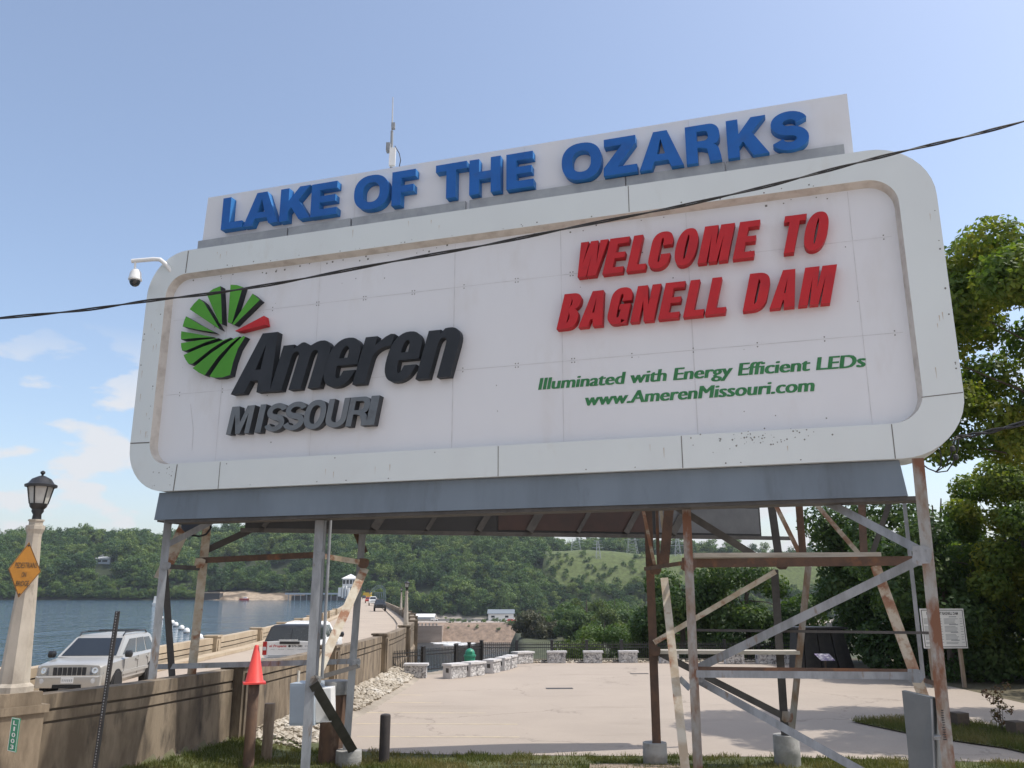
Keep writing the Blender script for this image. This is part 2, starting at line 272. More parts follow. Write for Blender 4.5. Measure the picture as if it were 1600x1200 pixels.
M['leaf_grey'] = leaf_mat('olive scrub leaves', [(.055, .06, .038), (.075, .08, .045), (.09, .095, .05), (.11, .10, .06)], .25)
M['leaf_rust'] = leaf_mat('reddish weed leaves', [(.06, .075, .03), (.11, .09, .04), (.16, .075, .05), (.12, .12, .04)], .3)
M['grass'] = leaf_mat('grass blades', [(.06, .085, .022), (.10, .12, .03), (.17, .155, .06), (.26, .21, .105)], .3)
def water_mat(name, c, rough, sx_, sy_, strength, foam=False):
    m, t, b = base_mat(name); N = t.nodes; L = t.links; b.inputs['Base Color'].default_value = (*c, 1); b.inputs['Roughness'].default_value = rough; b.inputs['IOR'].default_value = 1.33; b.inputs['Specular IOR Level'].default_value = .5
    tcn = N.new('ShaderNodeTexCoord'); mp = N.new('ShaderNodeMapping'); mp.inputs['Scale'].default_value = (sx_, sy_, 1); L.new(tcn.outputs['Object'], mp.inputs[0])
    n = N.new('ShaderNodeTexNoise'); n.inputs['Scale'].default_value = 1; n.inputs['Detail'].default_value = 6; n.inputs['Roughness'].default_value = .65; L.new(mp.outputs[0], n.inputs['Vector'])
    bp = N.new('ShaderNodeBump'); bp.inputs['Strength'].default_value = strength; bp.inputs['Distance'].default_value = .55; L.new(n.outputs[0], bp.inputs['Height']); L.new(bp.outputs[0], b.inputs['Normal'])
    n2 = N.new('ShaderNodeTexNoise'); n2.inputs['Scale'].default_value = .3; n2.inputs['Detail'].default_value = 5; n2.inputs['Roughness'].default_value = .7; L.new(mp.outputs[0], n2.inputs['Vector'])
    b2 = N.new('ShaderNodeBump'); b2.inputs['Strength'].default_value = 1.0; b2.inputs['Distance'].default_value = 2.2; L.new(n2.outputs[0], b2.inputs['Height']); L.new(b2.outputs[0], bp.inputs['Normal'])
    return m
M['lake'] = water_mat('lake water', (.030, .066, .098), .05, .45, .17, 1.0)
M['river'] = water_mat('river water', (.03, .035, .038), .2, .2, .12, .5)
M['foam'] = pm('river foam', (.7, .7, .7), .8, (.4, .42, .43), .3)
# ---------------------------------------------------------------- road and wall lines
def interp(tab, y):
    if y <= tab[0][0]: a, b = tab[0], tab[1]
    elif y >= tab[-1][0]: a, b = tab[-2], tab[-1]
    else:
        for a, b in zip(tab, tab[1:]):
            if a[0] <= y <= b[0]: break
    t = (y - a[0]) / (b[0] - a[0]); return a[1] + (b[1] - a[1]) * t
WR = [(6, -14.3), (13.5, -10.7), (16.93, -9.18), (18.4, -8.42), (20, -7.75), (22, -7.2), (26, -6.72), (31.8, -6.3), (38, -5.95), (45, -5.85), (52, -6.15), (60, -6.75), (68, -7.6), (80, -9.1), (94.5, -11.35), (136, -18.3), (640, -105)]
WL = [(6, -15.6), (13.5, -14.0), (20, -13.65), (24, -13.75), (31, -14.15), (38, -14.35), (45, -14.55), (50, -14.95), (56, -15.55), (66, -16.7), (80, -18.5), (94, -20.4), (127, -25.2), (640, -113.5)]
ROAD_Z, WTOP, LTOP = 1.05, 2.0, 1.8
def wr(y): return interp(WR, y)
def wl(y): return interp(WL, y)
# ---------------------------------------------------------------- ground: one sheet to the horizon
LAKE_Z, RIVER_Z = -1.1, -26.0
def sstep(a, b, x):
    t = max(0.0, min(1.0, (x - a) / (b - a))); return t * t * (3 - 2 * t)
RIDGE = [(-900, 842), (0, 840), (100, 838), (200, 838), (260, 842), (300, 836), (400, 833), (600, 832), (700, 826), (780, 832), (850, 848), (880, 858), (940, 850), (1000, 851), (1050, 864), (1120, 878), (1300, 885), (2600, 885)]
def fbm(x, y, s): return mnoise.fractal((x / s, y / s, 3.3), 1.0, 2.0, 4)
def bank_h(x, y):   # near ground, right of the road wall
    z = 0.0
    if y < 14: z = 2.1 * sstep(14, 3, y)
    d = x - wr(y)
    if y < 43 and d < 1.6: z = max(z, .32 * (1 - max(0, d - .3) / 1.3))
    return z
def H(x, y):
    r = math.hypot(x, y)
    if y < 2: return 2.1 if x > -13 else -3 + 5.1 * sstep(-30, -13, x)
    q = 800 + 1344 * x / max(y, 1)
    if y < 640 and x < wl(y) + .6: near = -3.2
    elif y < 640 and x < wr(y) - .2: near = .5 if y < 44 else -4
    else:
        if y < 44: near = bank_h(x, y)
        elif y < 54:
            edge = -4.6 + (y - 44) * .42      # left fence line; the gorge lies beyond it
            near = 0.0 if x > edge else -28 * sstep(0, 5, edge - x)
        else:
            xr = -.6 - (y - 54) * .014 if y < 310 else -4.2 + (y - 310) * 3
            land = -8.5 * sstep(54, 74, y) + .8 * fbm(x, y, 14) * sstep(60, 90, y)
            near = land if x > xr + 6 else land + (-28.5 - land) * sstep(6, -2, x - xr)
            if y > 300: near = near + (-28.5 - near) * sstep(300, 335, y)
        if x > 22: near = near * (1 - sstep(22, 40, x) * (1 if y < 54 else 0)) + 2.5 * sstep(22, 60, x) * (1 if y < 300 else 0)
    # far side
    q0 = q
    ytop = interp(RIDGE, q0); e = (927 - ytop) / 1344
    left = 1 - sstep(545, 600, q0)
    nse = fbm(x, y, 90)
    if left > .5:
        B = 655 + 14 * fbm(x * 1.0, 7.0, 60); RY = 850; zr = CAM_Z + e * RY - 11
        if y < B - 6: far = -30
        else:
            flat = 1 if 300 < q0 < 500 else 0
            t = (y - B) / (RY - B); prof = (1 - (1 - min(1, max(0, t))) ** 1.7)
            far = -2.4 + sstep(-6, 4, y - B) * 2.6 + (zr - .2) * prof + 5 * nse * sstep(0, .3, t)
            if flat: far = min(far, .2 + (y - B) * .17 + 26 * sstep(.15, .6, t)) if t < .5 else far
            if y > RY: far = zr + 4 * nse - (y - RY) * .02
    else:
        if y < 545: far = -30
        else:
            far = -27 + 12.4 * sstep(545, 563, y)
            if q0 > 850:
                zt = 36.5
                far = far + (zt - 14.6 + 14.6 - far) * (1 - (1 - sstep(0, 1, (y - 628) / 90)) ** 1.5) if y > 628 else far
                RY = 850; zr = CAM_Z + e * RY - 12
                far = far + (zr - far) * sstep(740, 850, y) + 3 * nse * sstep(640, 700, y)
            else:
                RY = 800; zr = CAM_Z + e * RY - 11; t = (y - 626) / (RY - 626); t = max(0, min(1, t))
                w = sstep(780, 850, q0); 
                far = far + (zr - far) * (1 - (1 - t) ** 1.6) + 6 * nse * sstep(.1, .4, t)
    if y > 900: far = far - (y - 900) * .03
    if r > 2400: far = -30
    return max(near, far) if y < 655 else far
def ground_col(x, y, z):
    q = 800 + 1344 * x / max(y, 1)
    if y > 540 and q > 600:
        if y < 566: return (.24, .175, .13)
        if y < 630: return (.36, .32, .28)
        if q > 812 + (y - 700) * .12 and 655 < y < 790: return (.088, .115, .036)
        return (.03, .045, .018)
    if y > 600:
        n = fbm(x, y, 25)
        if 315 < q < 480 and y < 681 - (abs(q - 375) * .12): return (.33, .26, .19) if n > -.05 else (.13, .10, .07)
        if y < 659: return (.028, .032, .018)
        return (.025, .038, .015)
    if y < 16.5 and x > wr(max(y, 6)): return (.42, .355, .30)  # unseen ground by the camera, made pale to bounce warm fill onto the sign
    if 56 < y < 330 and x > -8 and z > -24: return (.06, .068, .034)
    if y < 54 and x > wr(y): return (.085, .095, .035) if y < 24 else (.30, .26, .21) if x < wr(y) + 3 else (.10, .085, .05)
    return (.12, .10, .075) if z > -3 else (.07, .065, .055)
def make_ground():
    az = [-180 + i * 5 for i in range(27)] + [-45 + .25 * i for i in range(360)] + [45 + i * 5 for i in range(28)]
    az = sorted(set(az)); az = [a for a in az if a < 180]
    rs = [.5]; 
    while rs[-1] < 5600:
        r = rs[-1]; rs.append(r + (1.0 if r < 14 else .5 if r < 78 else r * .02 if r < 540 else 4 if r < 900 else r * .08))
    na = len(az); vs = []; cs = []
    for r in rs:
        for a in az:
            x, y = r * math.sin(R(a)), r * math.cos(R(a)); z = H(x, y) if r < 2600 else -30 + 0.0
            vs.append((x, y, z)); cs.append(ground_col(x, y, z))
    fs = [(i * na + k, i * na + (k + 1) % na, (i + 1) * na + (k + 1) % na, (i + 1) * na + k) for i in range(len(rs) - 1) for k in range(na)]
    fs.append(tuple(range(na)))
    me = bpy.data.meshes.new('ground'); me.from_pydata(vs, [], [f[::-1] for f in fs]); 
    at = me.color_attributes.new('Col', 'FLOAT_COLOR', 'POINT'); at.data.foreach_set('color', np.array([(*c, 1) for c in cs], dtype=np.float32).ravel())
    m, t, b = base_mat('earth and grass ground'); N = t.nodes; L = t.links; ca = N.new('ShaderNodeVertexColor'); ca.layer_name = 'Col'
    tcn = N.new('ShaderNodeTexCoord'); n = N.new('ShaderNodeTexNoise'); n.inputs['Scale'].default_value = .35; n.inputs['Detail'].default_value = 9; n.inputs['Roughness'].default_value = .7; L.new(tcn.outputs['Object'], n.inputs['Vector'])
    r = N.new('ShaderNodeMapRange'); r.inputs[1].default_value = .3; r.inputs[2].default_value = .7; r.inputs[3].default_value = .55; r.inputs[4].default_value = 1.45; L.new(n.outputs[0], r.inputs[0])
    x = N.new('ShaderNodeVectorMath'); x.operation = 'SCALE'; L.new(ca.outputs[0], x.inputs[0]); L.new(r.outputs[0], x.inputs['Scale']); L.new(x.outputs[0], b.inputs['Base Color']); b.inputs['Roughness'].default_value = .95
    bp = N.new('ShaderNodeBump'); bp.inputs['Strength'].default_value = .6; bp.inputs['Distance'].default_value = .15; L.new(n.outputs[0], bp.inputs['Height']); L.new(bp.outputs[0], b.inputs['Normal'])
    me.materials.append(m); me.polygons.foreach_set('use_smooth', [True] * len(me.polygons)); me.update()
    o = bpy.data.objects.new('ground', me); col.objects.link(o); o['kind'] = 'structure'
make_ground()
# lake and river surfaces
ys = [-40, 6, 13.5, 20, 31, 45, 56, 66, 80, 94, 127, 200, 300, 400, 500, 640, 700]
mb = MB(); n = len(ys)
mb.add([(-900 if y > 200 else -300 - y * 3, y, LAKE_Z) for y in ys] + [(wl(y) - .1, y, LAKE_Z) for y in ys], [(i, n + i, n + i + 1, i + 1) for i in range(n - 1)])
tag(mb.build('lake', M['lake']), kind='structure')
mb = MB(); ys = [46, 52, 60, 68, 80, 94.5, 136, 300, 560]; n = len(ys)
mb.add([(wr(y) + 1.2, y, RIVER_Z) for y in ys] + [(60 if y < 330 else 900, y, RIVER_Z) for y in ys], [(i, n + i, n + i + 1, i + 1) for i in range(n - 1)])
tag(mb.build('river', M['river']), kind='structure')
rng = random.Random(4)
mb = MB()
for k in range(26):
    p = G(rng.uniform(682, 735), rng.uniform(1001, 1008.5), RIVER_Z + .05); w, d = rng.uniform(4, 12), rng.uniform(2, 6)
    mb.lathe(p - ZV * .0, [(w * .5, 0), (w * .45, .15 + .01 * k), (w * .2, .25 + .01 * k)], 9)
tag(mb.build('foam', M['foam']), kind='stuff', label='white churned foam on the dark river below the dam', cat='foam')
# road deck, pavement strips
def strip(name, fa, fb, z, mat, ys, kind='structure', thick=0):
    mb = MB(); n = len(ys); P = [(fa(y), y, z) for y in ys] + [(fb(y), y, z) for y in ys]
    mb.add(P, [(i, n + i, n + i + 1, i + 1) for i in range(n - 1)])
    if thick:
        Q = [(x, y, z - thick) for x, y, z in P]
        mb.add(P[:n] + Q[:n], [(i, i + 1, n + i + 1, n + i) for i in range(n - 1)]); mb.add(P[n:] + Q[n:], [(i, i + 1, n + i + 1, n + i) for i in range(n - 1)])
    return tag(mb.build(name, mat), kind=kind)
RY_ = [6, 9, 13.5, 16.93, 18.4, 20, 22, 24, 26, 29, 31.8, 35, 38, 42, 45, 48, 52, 56, 60, 64, 68, 74, 80, 87, 94.5, 110, 136, 200, 300, 450, 640]
strip('road', lambda y: wl(y) + .3, lambda y: wr(y) - .2, ROAD_Z, M['deck'], RY_)
strip('pavement', lambda y: wr(y) - 1.45, lambda y: wr(y) - .25, ROAD_Z + .15, M['deck'], RY_, thick=.14)
tag(strip('pavement', lambda y: wl(y) + .35, lambda y: wl(y) + .95, ROAD_Z + .15, M['concl'], RY_, thick=.14))
# dam body under the road
mb = MB(); ys = [43.5, 45, 48, 52, 56, 60, 64, 68, 74, 80, 87, 94.5, 110, 136, 200, 300, 450, 640]
def damsec(y):
    a, b = wl(y), wr(y); return [(a, y, 1.0), (b - .3, y, 1.0), (b + .1, y, .4), (b + .1, y, -.9), (b - .8, y, -1.7), (b - .8, y, -30), (a - .2, y, -30), (a - .2, y, .6)]
S = [damsec(y) for y in ys]; k = 8
mb.add([p for s_ in S for p in s_], [(i * k + j, i * k + (j + 1) % k, (i + 1) * k + (j + 1) % k, (i + 1) * k + j) for i in range(len(S) - 1) for j in range(k)] + [tuple(range(k)), tuple((len(S) - 1) * k + j for j in range(k))])
box_thing_mesh('concrete_dam', mb, M['conc'], 'long concrete dam wall carrying the road between lake and river', 'dam')
# concrete walls with grooves and pilasters
def wall(name, label, fx, stops, top, bottom, side, mat, thick=.36):
    """side=+1: decorated face looks to +x (away from the road), -1 to -x"""
    mid = (stops[0] + stops[-1]) / 2; root = thing(name, label, 'wall', (fx(stops[0]), stops[0], 0))
    for i, (y0, y1) in enumerate(zip(stops, stops[1:])):
        big = y0 < 120
        n = max(1, int((y1 - y0) / 3)) if big else 1; P, DK = MB(), MB()
        for j in range(n):
            a, b = y0 + (y1 - y0) * j / n, y0 + (y1 - y0) * (j + 1) / n
            pa, pb = Vector((fx(a), a, 0)), Vector((fx(b), b, 0)); d = (pb - pa).normalized(); nn = Vector((d.y, -d.x, 0)) * side
            e0 = .34 if j == 0 else 0; e1 = .34 if j == n - 1 else 0
            def slab(m_, z0, z1, t0, t1, ea, eb):
                A_, B_ = pa + d * ea, pb - d * eb
                m_.hexa([A_ - nn * t0 + ZV * z0, B_ - nn * t0 + ZV * z0, B_ - nn * t1 + ZV * z0, A_ - nn * t1 + ZV * z0, A_ - nn * t0 + ZV * z1, B_ - nn * t0 + ZV * z1, B_ - nn * t1 + ZV * z1, A_ - nn * t1 + ZV * z1])
            if big:
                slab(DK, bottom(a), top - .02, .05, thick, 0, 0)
                slab(P, top - .27, top, -.02, thick + .02, 0, 0)                       # coping band
                slab(P, top - .50, top - .32, 0, .048, e0, e1)
                slab(P, bottom(a), top - .55, 0, .048, 0, 0)
                if e0: slab(P, top - .55, top - .27, 0, .048, 0, (pb - pa).length - .34)
                if e1: slab(P, top - .55, top - .27, 0, .048, (pb - pa).length - .34, 0)
            else: slab(P, bottom(a), top, 0, thick, 0, 0)
        P.build('panel', mat, root)
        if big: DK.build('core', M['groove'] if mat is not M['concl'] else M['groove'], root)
        if big:
            p = Vector((fx(y0), y0, 0)); p2 = Vector((fx(y0 + .5), y0 + .5, 0)); d = (p2 - p).normalized(); nn = Vector((d.y, -d.x, 0)) * side; rz = math.atan2(d.y, d.x)
            q = MB(); zb = bottom(y0)
            q.box(p - nn * .12 + ZV * ((top + .04 + zb) / 2), (.62, .62, top + .04 - zb), rz); q.box(p - nn * .12 + ZV * (top + .08), (.74, .74, .08), rz)
            q.box(p + nn * .215 + ZV * ((top - .1 + zb) / 2), (.36, .06, top - .1 - zb), rz)
            q.build('pilaster', mat, root)
    return root
near_stops = [15.2, 23.0, 31.0, 40.0, 50.0, 60.0, 70.0, 80.0, 90, 100.0, 110, 130, 200, 300, 450, 640]
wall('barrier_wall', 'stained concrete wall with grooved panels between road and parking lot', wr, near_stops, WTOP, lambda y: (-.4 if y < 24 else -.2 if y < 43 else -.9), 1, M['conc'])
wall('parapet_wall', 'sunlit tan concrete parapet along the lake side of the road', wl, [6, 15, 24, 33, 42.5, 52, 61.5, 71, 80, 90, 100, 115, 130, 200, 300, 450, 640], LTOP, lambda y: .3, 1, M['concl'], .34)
# ---------------------------------------------------------------- parking lot
near_edge = [(-4.3, 22.9), (-2, 22.4), (2, 22.2), (6, 22.1), (10, 21.6), (16, 20.8), (24, 19)]
far_edge = [(26, 26), (21, 28.4), (18.6, 31), (18.9, 38), (18.3, 44), (17, 52), (8, 52), (1.2, 51.6), (-.6, 48.2), (-2.4, 44.2), (-4.6, 43.2), (-4.75, 40), (-4.9, 34), (-5.2, 28), (-5.2, 24.2)]
mb = MB(); pts = near_edge + far_edge
tri = tessellate_polygon([[Vector((x, y, 0)) for x, y in pts]])
mb.add([(x, y, .012) for x, y in pts], [tuple(t) for t in tri]); tag(mb.build('parking_lot', M['lot']), kind='structure')
def lot_line(a, b, w=.10):
    d = (b - a).normalized(); nrm = Vector((-d.y, d.x, 0)) * w / 2; return [a - nrm, b - nrm, b + nrm, a + nrm]
for i, (x0, x1, y) in enumerate([(558, 812, 1151.5), (556, 809, 1131.5), (552, 760, 1114), (558, 690, 1098), (562, 660, 1086)]):
    a, b = G(x0, y - 1, .016), G(x1, y, .016); mb = MB(); mb.quad(*lot_line(a, b)); tag(mb.build('parking_line', M['line']), kind='structure')
for i, (x, y, w, lab) in enumerate([(874, 1075.5, .75, 'dark flat drain cover in the middle of the lot'), (999, 1052.5, .6, 'small dark drain cover on the lot beside the rusty tower leg')]):
    p = G(x, y, .02); mb = MB(); mb.box(p, (w * 1.5, w * .55, .01), .05); o = mb.build('drain_cover', [M['darksteel']]); tag(o, lab, 'drain cover', 'drain covers on the lot')
# ---------------------------------------------------------------- letters (own outlines)
def sup(cx, cy, rx, ry, a0, a1, n=10, e=2.35):
    out = []
    for i in range(n + 1):
        a = R(a0 + (a1 - a0) * i / n); c, s = math.cos(a), math.sin(a)
        out.append((cx + rx * math.copysign(abs(c) ** (2 / e), c), cy + ry * math.copysign(abs(s) ** (2 / e), s)))
    return out
def ribbon(ctrl, s, b, n=9):
    P = [ctrl[0]] + list(ctrl) + [ctrl[-1]]; pts = []
    for i in range(1, len(P) - 2):
        p0, p1, p2, p3 = P[i - 1], P[i], P[i + 1], P[i + 2]
        for k in range(n):
            t = k / n
            pts.append(tuple(.5 * (2 * p1[j] + (p2[j] - p0[j]) * t + (2 * p0[j] - 5 * p1[j] + 4 * p2[j] - p3[j]) * t * t + (3 * p1[j] - p0[j] - 3 * p2[j] + p3[j]) * t ** 3) for j in (0, 1)))
    pts.append(ctrl[-1]); Lf, Rt = [], []
    for i, p in enumerate(pts):
        a, c = pts[max(0, i - 1)], pts[min(len(pts) - 1, i + 1)]; dx, dy = c[0] - a[0], c[1] - a[1]; l = math.hypot(dx, dy) or 1; dx /= l; dy /= l
        h = .5 * math.hypot(dy * s, dx * b); Lf.append((p[0] - dy * h, p[1] + dx * h)); Rt.append((p[0] + dy * h, p[1] - dx * h))
    return Lf + Rt[::-1]
def glyph(ch, w, s, b):
    """outline groups [(outer, [holes])] in a box w wide and 1 high; s stem, b bar"""
    if ch == 'L': return [([(0, 0), (w, 0), (w, b), (s, b), (s, 1), (0, 1)], [])]
    if ch == 'E': return [([(0, 0), (w, 0), (w, b), (s, b), (s, .5 - b * .45), (w * .93, .5 - b * .45), (w * .93, .5 + b * .5), (s, .5 + b * .5), (s, 1 - b), (w * .98, 1 - b), (w * .98, 1), (0, 1)], [])]
    if ch == 'F': return [([(0, 0), (s, 0), (s, .42 - b * .3), (w * .93, .42 - b * .3), (w * .93, .42 + b * .7), (s, .42 + b * .7), (s, 1 - b), (w, 1 - b), (w, 1), (0, 1)], [])]
    if ch == 'T': return [([(w / 2 - s / 2, 0), (w / 2 + s / 2, 0), (w / 2 + s / 2, 1 - b), (w, 1 - b), (w, 1), (0, 1), (0, 1 - b), (w / 2 - s / 2, 1 - b)], [])]
    if ch == 'H': return [([(0, 0), (s, 0), (s, .41), (w - s, .41), (w - s, 0), (w, 0), (w, 1), (w - s, 1), (w - s, .41 + b * 1.05), (s, .41 + b * 1.05), (s, 1), (0, 1)], [])]
    if ch == 'I': return [([(0, 0), (w, 0), (w, 1), (0, 1)], [])]
    if ch == 'Z': return [([(0, 0), (w, 0), (w, b), (w * .42, b), (w * .98, 1 - b), (w * .98, 1), (w * .03, 1), (w * .03, 1 - b), (w * .56, 1 - b), (0, b)], [])]
    if ch == 'K': return [([(0, 0), (s, 0), (s, .28), (s * 1.35, .40), (w - s * 1.32, 0), (w, 0), (s * 1.95 + (w - s * 2.4) * .18, .60), (w * .97, 1), (w * .97 - s * 1.25, 1), (s, .60), (s, 1), (0, 1)], [])]
    if ch == 'A':
        m = w / 2; t = s * .62; k = s * 1.08
        return [([(0, 0), (k, 0), (k + (m - t - 0) * .20 * 1.0, .2), (w - k - (m - t) * .20, .2), (w - k, 0), (w, 0), (m + t, 1), (m - t, 1)], [[(m, .80), (m - (m - k) * .42 , .38), (m + (m - k) * .42, .38)]])]
    if ch == 'M': 
        return [([(0, 0), (s * .92, 0), (s * .92, .72), (w / 2 - s * .42, 0), (w / 2 + s * .42, 0), (w - s * .92, .72), (w - s * .92, 0), (w, 0), (w, 1), (w - s * 1.42, 1), (w / 2, .42), (s * 1.42, 1), (0, 1)], [])]
    if ch == 'W':
        return [([(w * .17, 0), (w * .17 + s * .98, 0), (w * .5, .62), (w * .83 - s * .98, 0), (w * .83, 0), (w, 1), (w - s * .9, 1), (w * .76, .34), (w * .5 + s * .42, 1), (w * .5 - s * .42, 1), (w * .24, .34), (s * .9, 1), (0, 1)], [])]
    if ch == 'N': return [([(0, 0), (s * .95, 0), (s * .95, .58), (w - s * 1.1, 0), (w, 0), (w, 1), (w - s * .95, 1), (w - s * .95, .42), (s * 1.1, 1), (0, 1)], [])]
    if ch == 'O': return [(sup(w / 2, .5, w / 2, .51, 0, 360, 40)[:-1], [sup(w / 2, .5, w / 2 - s, .5 - b, 0, 360, 32)[:-1]])]
    if ch == 'D':
        q = min(.62 * w, .40)
        out = [(0, 0)] + sup(w - q, q, q, q, -90, 0, 8) + sup(w - q, 1 - q, q, q, 0, 90, 8) + [(0, 1)]
        qi = max(.03, q - s); return [(out, [[(s, b)] + sup(w - s - qi, b + qi, qi, qi, -90, 0, 6) + sup(w - s - qi, 1 - b - qi, qi, qi, 0, 90, 6) + [(s, 1 - b)]])]
    if ch == 'U':
        q = w / 2; y = min(.36, q * 1.2)
        return [([(0, 1)] + sup(q, y, q, y, 180, 360, 18) + [(w, 1), (w - s, 1)] + sup(q, y, q - s, y - b, 360, 180, 14) + [(s, 1)], [])]
    if ch == 'B':
        out = [(0, 0)] + sup(w - .27, .28, .27, .28, -90, 62, 12) + sup(w - .29, .76, .27, .24, -55, 90, 12) + [(0, 1)]
        m = .53
        return [(out, [[(s, b * .9)] + sup(w - s - .10, b * .9 + (m - b * .45 - b * .9) / 2, .10, (m - b * .45 - b * .9) / 2, -90, 90, 8) + [(s, m - b * .45)], [(s, m + b * .4)] + sup(w - s - .11, (m + b * .4 + 1 - b * .9) / 2, .10, (1 - b * .9 - m - b * .4) / 2, -90, 90, 8) + [(s, 1 - b * .9)]])]
    if ch == 'R':
        lo = .40; cy = (lo + 1) / 2; ry = (1 - lo) / 2
        out = [(0, 0), (s, 0), (s, lo), (w * .42, lo)] + [(w * .60, lo * .86), (w - s * 1.08, .12), (w - s * 1.02, 0), (w, 0), (w * .985, .12), (w * .93, .34), (w * .80, .455)] + sup(w - .30, cy, .28, ry, -48, 90, 12) + [(0, 1)]
        hb = b * .82; return [(out, [[(s, lo + hb)] + sup(w - s - .12, cy, .10, ry - hb, -90, 90, 8) + [(s, 1 - hb)]])]
    if ch == 'S':
        m = w / 2; ry = (.5 - b / 2) / 2; rx = m - s / 2 - .004; ct = .5 + ry + .004; cb = .5 - ry - .004; P = []
        for k in range(23): a = R(12 + (270 - 12) * k / 22); P.append((m + rx * math.cos(a), ct + ry * math.sin(a)))
        for k in range(1, 23): a = R(90 - (258) * k / 22); P.append((m + rx * math.cos(a), cb + ry * math.sin(a)))
        out, inn_ = [], []; n = len(P)
        for i, p in enumerate(P):
            a, c = P[max(0, i - 1)], P[min(n - 1, i + 1)]; dx, dy = c[0] - a[0], c[1] - a[1]; l = math.hypot(dx, dy); dx /= l; dy /= l
            spine = max(0, 1 - abs(i - n / 2) / 6); h = .5 * math.hypot(dy * s, dx * b) + spine * b * .10
            out.append((p[0] - dy * h, p[1] + dx * h)); inn_.append((p[0] + dy * h, p[1] - dx * h))
        return [(out + inn_[::-1], [])]
    if ch in 'CG':
        m = w / 2; q = min(m, .30); qx, qy = m, .30; ix, iy = m - s, max(.06, .30 - b)
        top = [(w, .63)] + sup(m, 1 - qy, qx, qy + .01, 0, 180, 18) + sup(m, qy, qx, qy + .01, 180, 360 if ch == 'C' else 318, 18)
        inner = sup(m, qy, ix, iy, 360, 180, 12) + sup(m, 1 - qy, ix, iy, 180, 0, 12) + [(w - s, .63)]
        if ch == 'C': return [(top + [(w, .38), (w - s, .38)] + inner, [])]
        return [(top + [(w - s * .72, .12), (w - s * .66, 0), (w, 0), (w, .54), (m * .96, .54), (m * .96, .54 - b * .85), (w - s, .54 - b * .85)] + inner, [])]
    # lower case, x-height 1
    if ch == 'n': return [([(0, 0), (s, 0)] + sup((s + w - s) / 2, .66, (w - 2 * s) / 2, .34 - b * .95, 180, 0, 8) + [(w - s, 0), (w, 0)] + sup(w * .60, .66, w * .40, .36, 0, 105, 9) + [(s * .95, .90), (s * .95, .99), (0, .99)], [])]
    if ch == 'm':
        iw = (w - 3 * s) / 2; q = s + iw + s / 2
        return [([(0, 0), (s, 0)] + sup(s + iw / 2, .70, iw / 2, .30 - b * .9, 180, 0, 6) + [(s + iw, 0), (2 * s + iw, 0)] + sup(2 * s + iw * 1.5, .70, iw / 2, .30 - b * .9, 180, 0, 6) + [(w - s, 0), (w, 0)] + sup(w - (w - q) * .46, .68, (w - q) * .46, .34, 0, 110, 7) + [(q + s * .18, .92)] + sup(q - s * .42, .70, s * .55, .32, 40, 105, 6) + [(s * .95, .90), (s * .95, .99), (0, .99)], [])]
    if ch == 'r': return [([(0, 0), (s, 0), (s, .52)] + sup(w * 1.02, .52, w * 1.02 - s, .24, 178, 92, 6) + [(w, 1.0)] + [(w * .86, 1.01), (w * .70, .96), (s * .97, .80), (s * .95, .99), (0, .99)], [])]
    if ch == 'e':
        m = w / 2; return [([(w, .43)] + sup(m, .5, m, .52, 0, 180, 16)[2:] + sup(m, .5, m, .52, 180, 330, 14) + [(w * .98, .31), (w - s, .31)] + sup(m, .5, m - s, .5 - b * .85, 322, 190, 10) + [(s, .43)], [[(s, .43 + b * .85)] + sup(m, .52 + .08, m - s, .42 - b * .95, 180, 0, 10) + [(w - s, .43 + b * .85)]])]
    raise KeyError(ch)
# ---------------------------------------------------------------- the billboard
BB = thing('billboard', 'huge white framed dam sign with blue, red and green raised lettering on rusty steel legs', 'billboard', SO)
def rrect(u0, u1, v0, v1, r, n=10):
    out = []
    for cx, cy, a in ((u1 - r, v0 + r, -90), (u1 - r, v1 - r, 0), (u0 + r, v1 - r, 90), (u0 + r, v0 + r, 180)):
        for i in range(n + 1): t = R(a + 90 * i / n); out.append((cx + r * math.cos(t), cy + r * math.sin(t)))
    return out
V0 = CAM_Z
def S3(u, v, p): return SP(u, v + 0, p) + ZV * 0
U0, U1, VB, VT = -9.74, 8.43, 6.23, 12.32
outer = rrect(U0, U1, VB, VT, 1.12); inn = rrect(-9.16, 7.77, 6.87, 11.69, .55); inn2 = rrect(-9.09, 7.71, 6.90, 11.62, .50)
def ring(m_, A_, pa, B_, pb):
    n = len(A_); m_.add([SP(u, v, pa) for u, v in A_] + [SP(u, v, pb) for u, v in B_], [(i, (i + 1) % n, n + (i + 1) % n, n + i) for i in range(n)])
mb = MB(); ring(mb, outer, 0, inn, 0); ring(mb, outer, -.95, outer, 0); ring(mb, rrect(U0, U1, VB, VT, 1.12), -.95, inn2, -.95)
mb.mi = 1; ring(mb, inn, 0, inn2, -.2)
mb.mi = 2
rng = random.Random(8)
def seam(m_, a, b, p, w=.022):
    a, b = Vector(a), Vector(b); d = (b - a).normalized(); n_ = Vector((-d.y, d.x)) * w / 2
    m_.add([SP(*q, p) for q in (a - n_, b - n_, b + n_, a + n_)], [(0, 1, 2, 3)])
for a, b in [((-8.6, 12.3), (-8.62, 11.71)), ((-8.34, VB), (-8.30, 6.85)), ((U0, 7.43), (-9.17, 7.42)), ((7.74, 7.32), (8.42, 7.36)), ((7.2, VB), (7.2, 6.86)), ((-7.1, VB), (-7.1, 6.85)), ((3.45, VB), (3.45, 6.86)), ((-.3, VB), (-.3, 6.86)), ((2.6, 11.71), (2.6, 12.31))]: seam(mb, a, b, .003, .03 if a[0] < -8 else .018)
